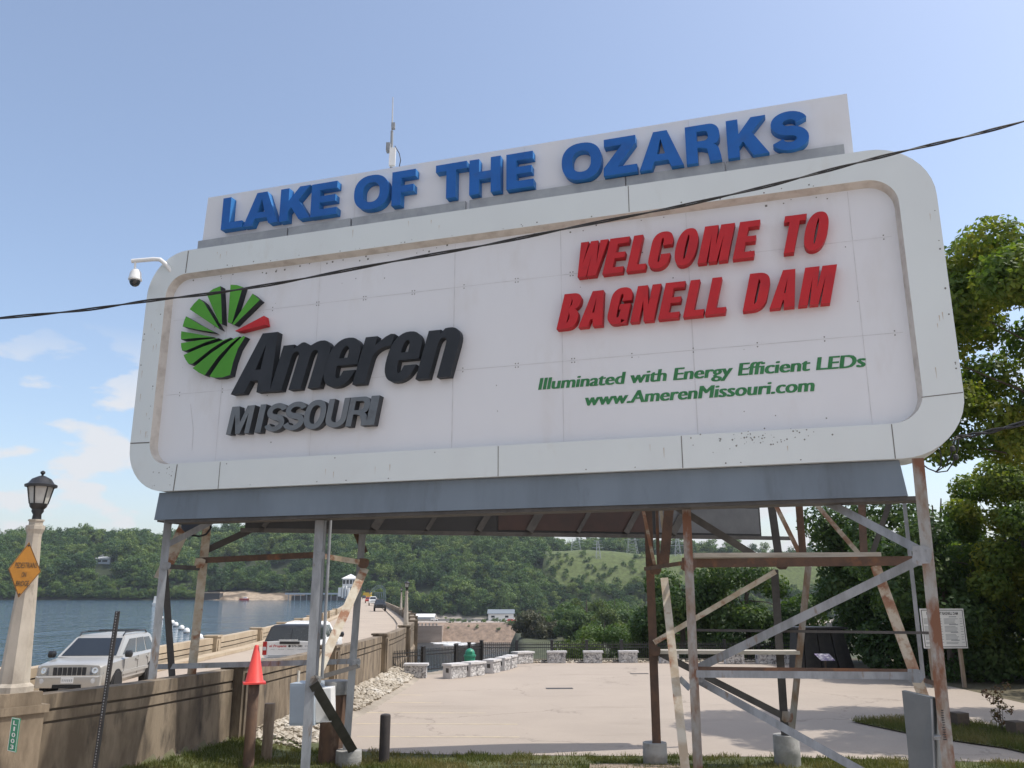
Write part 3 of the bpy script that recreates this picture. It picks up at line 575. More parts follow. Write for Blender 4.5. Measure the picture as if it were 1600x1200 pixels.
for k in range(40):   # screws round the frame
    u, v = rng.choice([(rng.uniform(-8.4, 7.1), VB + .06), (rng.uniform(-8.4, 7.1), 6.80), (rng.uniform(-8.4, 7.1), 11.76), (U0 + .06, rng.uniform(7.6, 11)), (8.36, rng.uniform(7.6, 11)), (-9.25, rng.uniform(7.5, 11.2))])
    r_ = rng.uniform(.009, .02); mb.add([SP(u + r_ * math.cos(a), v + r_ * math.sin(a), .004) for a in (0, 1.05, 2.1, 3.14, 4.19, 5.24)], [tuple(range(6))])
for k in range(95):  # mildew specks low on the right of the frame and under the top lip
    u, v = (rng.gauss(4.9, .55), 6.62 + rng.gauss(.12, .09)) if k < 60 else (rng.uniform(-9, -8.4), rng.uniform(6.35, 6.8)) if k < 75 else (rng.uniform(-9.12, 7.2), 11.72)
    r_ = rng.uniform(.006, .02); mb.add([SP(u + r_ * math.cos(a), v + r_ * math.sin(a), .005) for a in (0, 1.57, 3.14, 4.71)], [(0, 1, 2, 3)])
mb.mi = 3
for k in range(30):   # rust runs below some screws
    u, v = rng.choice([(rng.uniform(-8.4, 7.1), VB + rng.uniform(.25, .5)), (rng.uniform(-8.4, 7.1), rng.uniform(12.0, 12.25)), (U0 + rng.uniform(.05, .5), rng.uniform(7.6, 11)), (rng.uniform(7.9, 8.35), rng.uniform(7.6, 11))])
    l_, w_ = rng.uniform(.06, .22), rng.uniform(.004, .010); mb.add([SP(u - w_, v, .0035), SP(u + w_, v, .0035), SP(u + w_ * .2, v - l_, .0035), SP(u - w_ * .2, v - l_, .0035)], [(0, 1, 2, 3)])
FRAME = mb.build('frame', [M['frame'], M['lip'], M['dirt'], pm('rust run', (.52, .44, .36), .7, (.46, .38, .30), 8)], BB)
mb = MB(); mb.prism(rrect(-9.2, 7.82, 6.8, 11.74, .5), [], SP, -.3, -.2)
mb.mi = 1
for u in (-7.4, -4.88, -1.42, 1.05, 3.75, 6.9): seam(mb, (u, 6.92), (u, 11.6), -.197, .012 if u not in (3.75, -1.42) else .018)
for v in (8.62, 10.55): seam(mb, (-9.0, v), (7.6, v), -.197, .012)
seam(mb, (-8.25, 8.35), (-8.1, 7.7), -.197, .02); seam(mb, (-8.1, 7.7), (-8.08, 7.2), -.197, .016)
mb.mi = 2
for u in [x * 1.235 - 8.6 for x in range(14)]:
    for v in (8.66, 8.58, 10.59, 10.51):
        for du in (-.03, .03) if int(u * 10) % 3 == 0 else (0,): mb.add([SP(u + du + a, v + b, -.196) for a, b in ((-.012, -.012), (.012, -.012), (.012, .012), (-.012, .012))], [(0, 1, 2, 3)])
for k in range(70):
    u, v = rng.uniform(-9, 7.6), rng.choice([rng.uniform(11.5, 11.6), rng.uniform(7, 11.5)]); r_ = rng.uniform(.005, .014) * (1.6 if v > 11.5 else 1)
    mb.add([SP(u + a * r_, v + b * r_, -.196) for a, b in ((-1, -1), (1, -1), (1, 1), (-1, 1))], [(0, 1, 2, 3)])
FACE = mb.build('face_panel', [M['face'], M['hairline'], M['dirt']], BB)
# upper header
mb = MB(); mb.hexa([SP(-8.47, 12.3, -.30), SP(7.1, 12.3, -.30), SP(7.1, 12.3, -.55), SP(-8.47, 12.3, -.55), SP(-8.40, 13.88, -.30), SP(7.1, 13.81, -.30), SP(7.1, 13.81, -.55), SP(-8.40, 13.88, -.55)])
mb.mi = 1
for u in (-4.1, .2, 3.9): seam(mb, (u, 12.66), (u, 13.8), -.297, .01)
HEAD = mb.build('header_panel', [M['face'], M['hairline']], BB)
mb = MB()
for a, b in ((-8.52, -5.9), (-5.86, -4.15), (-4.11, -1.2), (-1.1, 2.5), (2.53, 4.6), (4.63, 6.93)): mb.hexa([SP(a, 12.335, -.297), SP(b, 12.335, -.297), SP(b, 12.335, -.22), SP(a, 12.335, -.22), SP(a, 12.65, -.297), SP(b, 12.65, -.297), SP(b, 12.65, -.22), SP(a, 12.65, -.22)])
mb.build('metal_strip', M['strip'], HEAD)
mb = MB(); mb.hexa([SP(-8.86, 6.22, -.15), SP(7.28, 6.22, -.15), SP(7.28, 6.22, -.8), SP(-8.86, 6.22, -.8), SP(-8.89, 5.575, -.1), SP(7.35, 5.575, -.1), SP(7.35, 5.575, -.8), SP(-8.89, 5.575, -.8)])
mb.build('skirt_beam', M['skirt'], BB)
mb = MB(); mb.hexa([SP(-8.6, 5.50, -.13), SP(7.62, 5.50, -.13), SP(7.62, 5.50, -.7), SP(-8.6, 5.50, -.7), SP(-8.6, 5.572, -.13), SP(7.62, 5.572, -.13), SP(7.62, 5.572, -.7), SP(-8.6, 5.572, -.7)]); mb.build('bottom_angle', M['darksteel'], BB)
def put_letter(ch, uL, uR, v0, h, s, b, shear, p0, p1, mats, parent, xh=1.0):
    w = (uR - uL) / h; mb = MB()
    for gi, (o_, hs) in enumerate(glyph(ch, w, s, b)):
        f = lambda x, y, p, gi=gi: SP(uL + (x + shear * y) * h, v0 + y * h, p - (.003 * gi if p == p1 else 0))
        k = len(mb.f); mb.prism(o_, hs, f, p0, p1)
        n_tri = sum(1 for _ in ())
    # front faces take the face colour, returns the second material
    mb.m = [0 if abs(sum((Vector(mb.v[i]) - SO) @ SN for i in f) / len(f) - p1) < .02 else 1 for f in mb.f]
    return mb.build('letter', mats, parent)
def word(spec, vb, hh, s, b, shear, p0, p1, mats, parent):
    """spec: (char, (x,y) left photo point, (x,y) right photo point)"""
    for ch, l, r_ in spec:
        ul, vl = sg(*l, p1); ur, vr = sg(*r_, p1)
        v0 = vb(ul); h = hh(ul) if ch.isupper() or True else hh(ul)
        put_letter(ch, ul - shear * (vl + CAM_Z - CAM_Z - v0), ur - shear * (vr - v0), v0, h, s, b, shear, p0, p1, mats, parent)
def z1(r, px, py): return (px / r[2] + r[0], py / r[2] + r[1])
a_ = (330, 200, 4.444); b_ = (670, 180, 4.444); c_ = (960, 140, 5.0)
hdr = [('L', z1(a_, 67, 690), z1(a_, 212, 660)), ('A', z1(a_, 222, 655), z1(a_, 460, 628)), ('K', z1(a_, 471, 630), z1(a_, 684, 590)), ('E', z1(a_, 688, 590), z1(a_, 870, 560)), ('O', z1(a_, 993, 440), z1(a_, 1232, 430)), ('F', z1(a_, 1251, 505), z1(a_, 1420, 300)),
       ('T', z1(b_, 50, 345), z1(b_, 264, 310)), ('H', z1(b_, 280, 520), z1(b_, 498, 400)), ('E', z1(b_, 538, 480), z1(b_, 727, 440)), ('O', z1(b_, 922, 310), z1(b_, 1198, 270)), ('Z', z1(b_, 1213, 370), z1(b_, 1446, 340)),
       ('A', z1(c_, 195, 590), z1(c_, 540, 540)), ('R', z1(c_, 562, 535), z1(c_, 836, 480)), ('K', z1(c_, 885, 485), z1(c_, 1207, 430)), ('S', z1(c_, 1220, 300), z1(c_, 1518, 310))]
word(hdr, lambda u: 12.79 - .012 * (u + 7.7) - CAM_Z + CAM_Z, lambda u: .87, .272, .205, 0, -.297, -.09, [M['blue'], M['bluedark']], HEAD)
e_ = (860, 320, 5.716); f_ = (1080, 310, 6.0)
red1 = [('W', z1(e_, 203, 640), z1(e_, 517, 312)), ('E', z1(e_, 465, 612), z1(e_, 712, 285)), ('L', z1(e_, 678, 590), z1(e_, 852, 535)), ('C', z1(e_, 868, 520), z1(e_, 1096, 310)), ('O', z1(e_, 1098, 480), z1(e_, 1326, 290)),
        ('M', z1(f_, 62, 590), z1(f_, 410, 230)), ('E', z1(f_, 390, 560), z1(f_, 652, 198)), ('T', z1(f_, 873, 205), z1(f_, 1085, 140)), ('O', z1(f_, 1043, 440), z1(f_, 1300, 190))]
red2 = [('B', z1(e_, 55, 1105), z1(e_, 285, 830)), ('A', z1(e_, 250, 1085), z1(e_, 464, 1060)), ('G', z1(e_, 505, 1010), z1(e_, 735, 800)), ('N', z1(e_, 712, 1045), z1(e_, 992, 697)), ('E', z1(e_, 962, 1020), z1(e_, 1212, 675)), ('L', z1(e_, 1185, 1000), z1(e_, 1368, 960)),
        ('L', z1(f_, 130, 1085), z1(f_, 322, 1045)), ('D', z1(f_, 485, 1045), z1(f_, 748, 740)), ('A', z1(f_, 735, 1028), z1(f_, 971, 1005)), ('M', z1(f_, 1003, 1005), z1(f_, 1368, 615))]
word(red1, lambda u: 10.38, lambda u: .775, .245, .165, .25, -.197, .0, [M['red'], M['red']], FACE)
word(red2, lambda u: 9.27, lambda u: .76, .245, .165, .25, -.197, .0, [M['red'], M['red']], FACE)
g_ = (360, 500, 4.324)
word([('A', z1(g_, 5, 492), z1(g_, 268, 475))], lambda u: 8.45, lambda u: 1.43, .235, .17, .30, -.197, .005, [M['black'], M['black']], FACE)
ame = [('m', z1(g_, 265, 480), z1(g_, 600, 460)), ('e', z1(g_, 614, 395), z1(g_, 886, 200)), ('r', z1(g_, 822, 435), z1(g_, 1108, 105)), ('e', z1(g_, 1027, 360), z1(g_, 1302, 150)), ('n', z1(g_, 1248, 405), z1(g_, 1482, 385))]
word(ame, lambda u: 8.445, lambda u: 1.09, .285, .185, .27, -.197, .0, [M['black'], M['black']], FACE)
mis = [('M', (353.3, 677), z1(g_, 166, 580)), ('I', z1(g_, 163, 760), z1(g_, 243, 574)), ('S', z1(g_, 228, 715), z1(g_, 384, 600)), ('S', z1(g_, 353, 705), z1(g_, 516, 590)), ('O', z1(g_, 490, 690), z1(g_, 650, 600)), ('U', z1(g_, 638, 690), z1(g_, 809, 535)), ('R', z1(g_, 775, 720), z1(g_, 946, 570)), ('I', z1(g_, 914, 714), z1(g_, 1008, 516))]
word(mis, lambda u: 7.49, lambda u: .655, .215, .175, .175, -.197, .0, [M['grey'], M['greyret']], FACE)
h_ = (270, 430, 7.06)
blades = [[(372, 205), (445, 152), (525, 120), (535, 300), (543, 540), (512, 528)], [(637, 105), (705, 108), (772, 130), (652, 532), (607, 520)], [(880, 203), (960, 272), (678, 548), (655, 540)],
    [(185, 375), (235, 312), (290, 258), (342, 300), (520, 597), (478, 572)], [(108, 565), (125, 505), (145, 453), (300, 545), (462, 630), (300, 605)], [(90, 708), (90, 660), (93, 618), (280, 650), (452, 683), (260, 692)],
    [(103, 832), (92, 790), (90, 749), (300, 715), (505, 694), (370, 735), (150, 830)], [(175, 980), (140, 930), (118, 880), (340, 785), (640, 688), (560, 725), (420, 815), (220, 975)],
    [(350, 1106), (280, 1070), (218, 1025), (420, 860), (560, 765), (690, 690), (740, 676), (640, 755), (500, 900)], [(405, 1115), (520, 945), (640, 800), (740, 700), (778, 670), (800, 678), (718, 810), (665, 960), (632, 1100), (545, 1127), (455, 1130)]]
for bl in blades:
    P = [sg(*z1(h_, x, y), .0) for x, y in bl]; mb = MB(); mb.prism(P, [], SP, -.197, .0)
    mb.m = [0 if abs(sum((Vector(mb.v[i]) - SO) @ SN for i in f) / len(f)) < .02 else 1 for f in mb.f]; mb.build('emblem_blade', [M['green'], M['black']], FACE)
P = [sg(*z1(h_, x, y), .0) for x, y in [(1005, 447), (1022, 545), (735, 618), (685, 615)]]; mb = MB(); mb.prism(P, [], SP, -.197, .0); o = mb.build('emblem_blade', M['red'], FACE); o['label'] = 'single red blade of the green fan emblem'
# printed text through the built-in font
TEXTS = []; LAYERS = [(0,)]
def text_mesh(name, s, mat, parent, fn, width, height, shear=0.0, bold=.012, align='L', thick=.004):
    """flat text: fn(x,y) -> point and normal; fitted to width x cap height"""
    cu = bpy.data.curves.new('txt', 'FONT'); cu.body = s; cu.size = 1; cu.offset = bold; cu.resolution_u = 3; cu.shear = 0
    o = bpy.data.objects.new('txt', cu); col.objects.link(o); TEXTS.append((o, name, mat, parent, fn, width, height, shear)); flush_text()
def flush_text():
    dg = bpy.context.evaluated_depsgraph_get(); dg.update(); todo = list(TEXTS); TEXTS.clear()
    for o, name, mat, parent, fn, width, height, shear in todo:
        me = bpy.data.meshes.new_from_object(o.evaluated_get(dg)); co = np.empty(len(me.vertices) * 3, dtype=np.float32); me.vertices.foreach_get('co', co); co = co.reshape(-1, 3)
        x0, x1 = co[:, 0].min(), co[:, 0].max(); kx, ky = width / (x1 - x0), height / .70; o0 = parent_world(parent) if parent else Vector()
        polys = [tuple(p.vertices) for p in me.polygons]; bpy.data.meshes.remove(me); vs, fs = [], []
        e1 = Vector(fn(1, 0)) - Vector(fn(0, 0)); e2 = Vector(fn(0, 1)) - Vector(fn(0, 0)); nrm_ = e1.cross(e2).normalized()
        if nrm_ @ (Vector(fn(0, 0)) - CAM) > 0 and not LOCAL[0]: nrm_ = -nrm_
        for li, dx in enumerate(LAYERS[0]):
            b0 = len(vs); vs += [tuple(Vector(fn((x - x0) * kx + dx * height + shear * y * ky, y * ky)) + nrm_ * (.0012 * li) - o0) for x, y, z in co]; fs += [tuple(i + b0 for i in p) for p in polys]
        me = bpy.data.meshes.new(name); me.from_pydata(vs, [], fs); me.materials.append(mat); me.update()
        n = bpy.data.objects.new(name, me); col.objects.link(n); n.parent = parent; cu = o.data; bpy.data.objects.remove(o); bpy.data.curves.remove(cu)
LAYERS[0] = (-.07, -.035, 0, .035, .07)
text_mesh('printed_line', 'Illuminated with Energy Efficient LEDs', M['printgreen'], FACE, lambda x, y: SP(.53 + x, 8.045 - .005 * x + y, -.194), 6.34, .255, .2, 0)
text_mesh('printed_line', 'www.AmerenMissouri.com', M['printgreen'], FACE, lambda x, y: SP(1.5 + x, 7.635 - .005 * x + y, -.194), 4.43, .255, .2, 0)
LAYERS[0] = (0,)
# second face of the V, seen from behind under the first
q0, q1 = A(335, 824, 20.2), A(1190, 838.5, 23.3)
RD = (q1 - q0); RD.z = 0; RD.normalize(); RN = Vector((RD.y, -RD.x, 0))
def RPt(u, z, p): b = Vector((q0.x, q0.y, 0)); return b + RD * u + RN * p + ZV * z
RLEN = (Vector((q1.x, q1.y, 0)) - Vector((q0.x, q0.y, 0))).length; zb = 5.43
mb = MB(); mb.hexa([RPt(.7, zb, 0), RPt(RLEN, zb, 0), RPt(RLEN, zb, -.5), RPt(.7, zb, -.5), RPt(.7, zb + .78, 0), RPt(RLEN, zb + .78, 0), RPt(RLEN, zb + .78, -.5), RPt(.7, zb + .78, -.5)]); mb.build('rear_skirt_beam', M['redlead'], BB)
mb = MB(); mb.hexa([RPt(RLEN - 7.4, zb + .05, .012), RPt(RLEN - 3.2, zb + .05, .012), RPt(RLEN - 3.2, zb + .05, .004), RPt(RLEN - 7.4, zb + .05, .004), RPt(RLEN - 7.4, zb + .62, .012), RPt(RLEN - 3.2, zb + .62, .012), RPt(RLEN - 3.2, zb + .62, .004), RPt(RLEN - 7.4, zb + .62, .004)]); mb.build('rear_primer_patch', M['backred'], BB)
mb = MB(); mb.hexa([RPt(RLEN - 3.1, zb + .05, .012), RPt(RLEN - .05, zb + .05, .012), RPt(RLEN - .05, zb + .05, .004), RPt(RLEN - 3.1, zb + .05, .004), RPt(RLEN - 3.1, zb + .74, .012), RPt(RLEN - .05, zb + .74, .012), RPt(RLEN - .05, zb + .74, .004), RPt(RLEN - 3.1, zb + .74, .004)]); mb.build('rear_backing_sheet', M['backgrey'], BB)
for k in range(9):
    u = RLEN - 13.2 + k * 1.32; mb = MB(); mb.bar(RPt(u, zb + .02, .06), RPt(u + .45, zb + .76, .06), .10 + .05 * (k % 3), .03, RD); mb.build('brace', M['darksteel'], BB)  # added dark bars imitating the slanted shade on the rear beam
mb = MB(); RO = rrect(.6, RLEN + .75, zb + .80, zb + 6.7, 1.1); mb.prism(RO, [], RPt, -.7, -.05); mb.mi = 1; mb.build('rear_frame', M['frame'], BB)
mb = MB(); mb.hexa([RPt(.6, zb - .1, .03), RPt(RLEN + .9, zb - .1, .03), RPt(RLEN + .9, zb - .1, -.1), RPt(.6, zb - .1, -.1), RPt(.6, zb - .003, .03), RPt(RLEN + .9, zb - .003, .03), RPt(RLEN + .9, zb - .003, -.1), RPt(.6, zb - .003, -.1)]); mb.build('rear_bottom_angle', M['darksteel'], BB)
# ---------------------------------------------------------------- steel legs and braces (angle iron)
def yf(px, py=830):   # depth of the front sign plane along a photo column
    d = ray(px, py); t = ((SO + SN * -.45 - CAM) @ SN) / (d @ SN); return d.y * t
def iron(name, a, b, w, mat, flip=1, parent=BB, t=.016, back=.75, tip=False, label=None):
    a, b = Vector(a), Vector(b); d = (b - a).normalized(); mid = (a + b) / 2; view = (mid - CAM).normalized()
    sd_ = d.cross(view).normalized(); n = sd_.cross(d).normalized()
    if n @ view < 0: n = -n
    mb = MB(); mb.bar(a, b, w, t, sd_)                                                        # flange facing the viewer
    e = sd_ * flip * (w / 2 - t / 2); mb.bar(a + e + n * (t / 2 + .002 + w * back / 2), b + e + n * (t / 2 + .002 + w * back / 2), t, w * back, sd_)
    o = mb.build(name, mat, parent)
    if label: o['label'] = label
    return o
def I(name, x0, y0, x1, y1, Y0, Y1, wpx, mat, flip=1, label=None, back=.75):
    a, b = A(x0, y0, Y0), A(x1, y1, Y1); dep = ((a + b) / 2 - CAM) @ FW
    return iron(name, a, b, wpx / F_PX * dep, M[mat], flip, label=label, back=back)
yl = yf(262) + .15
I('leg', 263, 812, 221, 1230, yl, yl - .3, 12, 'galv', 1)
I('leg', 326, 800, 287, 1172, 21.4, 21.2, 13, 'cream', -1)
I('leg', 257, 886, 277, 1172, 20.6, 21.2, 10, 'darksteel', 1)
I('brace', 250, 905, 297, 806, 21.0, 21.3, 19, 'cream', 1)
I('brace', 262, 851, 348, 806, yl + .2, yl + .5, 9, 'galv', -1)
I('brace', 322, 860, 440, 806, 21.5, 21.7, 10, 'darksteel', 1)
I('crossbeam', 259, 885, 312, 888, 20.4, 21.2, 7, 'darksteel', 1)
I('crossbeam', 308, 876, 492, 867, 21.3, 20.7, 9, 'rust', 1)
I('crossbeam', 500, 868, 566, 879, 20.6, 21.2, 8, 'cream', 1)
yl2 = yf(500) + .15
I('leg', 500, 804, 475, 1230, yl2, yl2 - .4, 14, 'galv', 1)
I('leg', 569, 798, 541, 1172, 21.4, 21.1, 11, 'galv', -1)
I('brace', 545, 803, 570, 864, 21.5, 21.6, 10, 'rust', 1)
I('brace', 570, 888, 492, 1062, 21.3, 19.2, 14, 'cream', -1)
I('crossbeam', 241, 1042, 562, 1033, 20.93, 20.93, 8, 'galv', 1)
I('crossbeam', 494, 1060, 562, 1040, 19.4, 20.9, 7, 'darksteel', 1)
I('brace', 490, 1068, 552, 1174, 18.6, 20.9, 15, 'darksteel', 1)
I('bracket', 246, 813.5, 270, 817, yl, yl, 4, 'darksteel')
for x0, y0, x1, y1 in ((509, 803, 494, 1075), (517, 803, 503, 1060)):
    mb = MB(); mb.tube([A(x0, y0, yl2 + .35), A(x1, y1, yl2 + .2)], .035, 8); mb.build('conduit', M['galv'], BB)
# right tower
yr = yf(1072) + .15
I('leg', 1072, 786, 1092, 1230, yr, yr - .5, 14, 'rustmix', -1)
I('leg', 1012, 788, 1026, 1162, 21.3, 21.0, 13, 'rust', 1)
I('brace', 1003, 788, 1023, 884, 21.0, 21.1, 5, 'orange', 1)
I('leg', 1026, 788, 1029, 886, 20.8, 20.8, 5, 'rust', 1)
I('brace', 1031, 788, 1038, 836, 20.5, 20.6, 5, 'cream', 1)
I('leg', 1046, 788, 1037, 886, 20.2, 20.2, 15, 'rust', 1)
I('leg', 1038, 903, 1074, 1230, 17.5, 15.4, 13, 'cream', -1)
I('crossbeam', 1007, 889, 1072, 879, 20.6, 17.0, 6, 'rust', 1)
I('crossbeam', 1079, 880, 1440, 876, 17.2, 15.9, 14, 'rust', 1)
mb = MB(); mb.bar(A(1081, 869, 17.4), A(1366, 868, 17.0), .09, .9, (0, 0, 1)); mb.build('catwalk_board', M['plank'], BB)
I('crossbeam', 1085, 984.5, 1462, 989, yr + .4, 14.7, 4, 'darksteel', 1)
I('crossbeam', 1088, 1045, 1423, 1049, 16.3, 15.5, 7, 'rust', 1)
I('crossbeam', 1088, 1053, 1430, 1056, 15.7, 14.9, 11, 'galv', 1)
mb = MB(); mb.bar(A(1022, 1018, 21.2), A(1246, 1019, 20.9), .08, .5, (0, 0, 1)); mb.build('catwalk_board', M['plank'], BB)
I('brace', 1090, 1044, 1442, 872, yr + .2, 14.5, 13, 'galv', 1)
I('brace', 1089, 1062, 1352, 1208, yr + .1, 14.6, 12, 'galv', 1)
I('brace', 1062, 1060, 1078, 1076, 16.6, 16.2, 9, 'galv', 1)
I('brace', 1022, 1004, 1212, 893, 21.1, 21.0, 8, 'cream', 1)
I('brace', 1022, 1016, 1230, 1122, 21.0, 20.9, 10, 'darksteel', 1)
I('leg', 1205, 788, 1217, 872, 21.5, 21.4, 12, 'darksteel', 1)
I('leg', 1210, 890, 1227, 1150, 21.3, 21.0, 12, 'darksteel', 1)
I('leg', 1248, 784, 1255, 872, 20.2, 20.3, 11, 'rust', 1)
I('leg', 1263, 885, 1236, 1150, 20.4, 21.0, 10, 'rustmix', 1)
I('brace', 1210, 785, 1252, 870, 20.8, 20.5, 7, 'orange', 1)
I('brace', 1272, 784, 1346, 870, 18.5, 17.5, 7, 'orange', 1)
I('brace', 1276, 776, 1441, 862, yf(1276) + .3, 14.4, 13, 'galv', 1)
I('brace', 1058, 793, 1182, 870, 17.6, 17.4, 11, 'darksteel', 1)
I('leg', 1346, 780, 1350, 870, 17.3, 17.0, 11, 'rust', 1)
I('brace', 1391, 782, 1362, 868, 17.0, 17.0, 8, 'darksteel', 1)
I('leg', 1412, 778, 1447, 1100, 17.2, 16.5, 6, 'galv', 1)
I('leg', 1434, 716, 1486, 1235, 14.2, 13.9, 18, 'rustmix', -1)
I('brace', 1368, 884, 1444, 1092, 17.0, 16.0, 16, 'orange', -1)
I('crossbeam', 1444, 1063, 1468, 1070, 16.2, 14.2, 7, 'rust', 1)
for (x, y, d_, y2) in ((272, 1168, .62, 1190), (545, 1172, .60, 1200), (1023, 1160, .56, 1193), (1228, 1148, .60, 1200)):
    p = A(x, y, 21.1); mb = MB(); r_ = d_ / 2; zt = p.z; mb.lathe((p.x, p.y + .02, 0), [(r_, -.2), (r_, zt * .33), (r_ * 1.012, zt * .34), (r_ * 1.012, zt * .6), (r_, zt * .61), (r_, zt - .02), (r_ * .97, zt)], 22); mb.build('footing', M['footing'], BB, True)
def gusset(x, y, Y, w, h, mat='rustmix', rot=0.0):
    c = A(x, y, Y); v = (c - CAM).normalized(); ex_ = v.cross(ZV).normalized(); ez_ = ex_.cross(v).normalized(); m_ = MB(); pl_ = [(-w, -h * .6), (-w * .5, -h), (w * .6, -h), (w, -h * .3), (w, h * .7), (w * .3, h), (-w * .8, h)]
    m_.prism(pl_, [], lambda u, q_, p_: c + ex_ * u + ez_ * q_ - v * p_, .015, .03); 
    for u, q_ in ((-w * .5, -h * .5), (w * .5, -h * .5), (-w * .5, h * .5), (w * .5, h * .5)): m_.lathe(c + ex_ * u + ez_ * q_ - v * .03, [(.016, 0), (.016, .014), (.008, .018)], 6, ax=-v)
    m_.build('gusset_plate', M[mat], BB)
for g_ in ((259, 884, yl - .05, .11, .09, 'galv'), (500, 868, yl2 - .05, .10, .08, 'galv'), (568, 880, 21.2, .13, .12, 'rust'), (312, 880, 21.15, .13, .12, 'cream'), (1076, 882, yr - .05, .15, .13, 'rust'), (1440, 868, 14.15, .15, .16, 'galv'), (1089, 1052, yr - .15, .15, .16, 'galv'), (493, 1063, 18.8, .12, .10), (556, 1036, 20.85, .11, .09, 'galv'), (1024, 890, 21.0, .14, .12, 'rust'), (1222, 882, 20.9, .14, .12, 'rust'), (1230, 1120, 20.85, .13, .12), (1430, 1056, 14.85, .13, .11, 'galv'), (1024, 1017, 20.9, .12, .11, 'rust')): gusset(*g_)
# marks painted up the right front leg
a, b = A(1475, 1108, 13.98), A(1480, 1157, 13.95)
mb = MB(); d = (b - a).normalized(); rr = random.Random(3)
for k in range(13):
    c = a.lerp(b, (k + .5) / 13) - Vector((0, .02, 0)); w = rr.uniform(.05, .085)
    mb.box(c + Vector((-.03, 0, 0)), (w, .004, .014)); 
    if k % 3: mb.box(c + Vector((-.03 + w * .4, 0, .016)), (.014, .004, .016))
mb.build('painted_marks', M['blackmetal'], BB)
# ---------------------------------------------------------------- things fixed to the sign
def P3(*p): return Vector(p)
t = A(250, 406, 19.4); root = thing('security_camera', 'white dome security camera on a curved arm at the top left corner of the sign', 'camera', t)
ay = 19.75
mb = MB(); mb.tube([A(268, 425, ay + .1), A(258, 412, ay), A(250, 405.5, ay), A(240, 405, ay), A(206, 408, ay)], .055, 10); mb.build('arm', M['white'], root, True)
c = A(211, 437, ay); mb = MB(); mb.tube([A(211.5, 407, ay), A(211, 420, ay)], .03, 8); mb.lathe(c, [(.03, .28), (.09, .26), (.135, .18), (.15, .06), (.165, .03), (.165, -.01), (.14, -.03)], 18); mb.build('housing', M['white'], root, True)
mb = MB(); mb.lathe(c, [(.135, -.03), (.13, -.08), (.10, -.14), (.05, -.175), (.01, -.18)], 18); mb.build('dome', M['glass'], root, True)
aY = 18.9; t = A(613, 262, aY); root = thing('antenna', 'thin whip antenna mast with small grey boxes standing behind the header panel', 'antenna', t)
mb = MB(); mb.tube([A(611, 275, aY), A(612.5, 205, aY)], .035, 8); mb.build('mast', M['galv'], root)
mb = MB(); mb.tube([A(612.6, 205, aY), A(614, 152, aY)], [.022, .012], 6); mb.build('whip', M['lattice'], root)
mb = MB(); mb.box(A(614.5, 197, aY - .03), (.09, .09, .16)); mb.build('clamp', M['galv'], root); mb = MB(); mb.box(A(607, 231, aY - .1), (.10, .16, .22)); mb.build('radio_box', M['galv'], root)
mb = MB(); p0, p1 = A(612.5, 259, aY - .15), A(614, 232, aY - .15); mb.bar(p0, p1, .15, .10, (1, 0, 0)); mb.build('panel_antenna', M['white'], root)
mb = MB(); mb.tube([A(617, 228, aY), A(624, 240, aY), A(626, 250, aY), A(624, 260, aY)], .012, 6); mb.build('lead', M['wire'], root)
p = A(300, 826, 21.0); root = thing('flood_light', 'dark round floodlight hanging under the left end of the sign', 'flood light', p)
mb = MB(); mb.lathe(p, [(.05, -.16), (.12, -.12), (.22, .05), (.24, .12), (.22, .14)], 16, ax=(.1, -.7, .6)); mb.build('lamp_body', M['blackmetal'], root, True)
mb = MB(); mb.tube([A(330, 815, 20.8), A(329, 826, 20.8), A(322, 835, 20.8), A(312, 838, 20.8), A(296, 836, 20.9)], .025, 6); mb.build('lead', M['wire'], root)
# cables
def cable(name, pts, Ys, r, label, cat, twist=True):
    P = [A(x, y, Y) for (x, y), Y in zip(pts, Ys)]; fine = []
    for i in range(len(P) - 1):
        for k in range(10): fine.append(P[i].lerp(P[i + 1], k / 10))
    fine.append(P[-1]); sm = fine
    for _ in range(6): sm = [sm[0]] + [(sm[i - 1] + sm[i] * 2 + sm[i + 1]) / 4 for i in range(1, len(sm) - 1)] + [sm[-1]]
    out = []
    for i in range(len(sm) - 1):
        for k in range(4): out.append(sm[i].lerp(sm[i + 1], k / 4))
    out.append(sm[-1]); mb = MB()
    for ph in (0, math.pi):
        q = [p + Vector((0, math.cos(ph + i * .09), math.sin(ph + i * .09))) * r * (1.1 if twist else 0) for i, p in enumerate(out)]; mb.tube(q, r, 6)
        if not twist: break
    return box_thing_mesh(name, mb, M['wire'], label, cat, None, True)
xs = [(-420, 522), (-100, 507), (0, 497), (130, 485), (230, 470), (330, 459), (440, 442), (600, 411), (760, 383), (900, 354), (1060, 323), (1200, 291), (1310, 262), (1400, 239), (1500, 216), (1600, 190), (1800, 128), (2100, 20)]
cable('power_cable', xs, [13.5 - .0012 * (x + 400) for x, y in xs], .013, 'twisted black cable crossing in front of the whole sign', 'cable')
cable('service_cable', [(1492, 684), (1512, 681), (1540, 676), (1585, 665), (1680, 640), (1900, 560)], [14.9, 14.9, 14.8, 14.6, 14.2, 13.5], .022, 'thick black cable running off to the right from the lower corner of the sign', 'cable')
root = thing('cable_connector', 'thin looped wires with two round black connectors at the lower right of the sign', 'cable', A(1480, 700, 14.7))
for pts in ([(1437, 722), (1450, 732), (1465, 738), (1480, 736), (1490, 722), (1497, 700), (1498, 684)], [(1462, 738), (1478, 727), (1486, 712), (1488, 700), (1493, 686)], [(1462, 738), (1470, 728), (1471, 714), (1468, 702)], [(1484, 688), (1493, 686.5), (1500, 684)]):
    mb = MB(); mb.tube([A(x, y, 14.7) for x, y in pts], .012, 6); mb.build('wire', M['wire'], root, True)
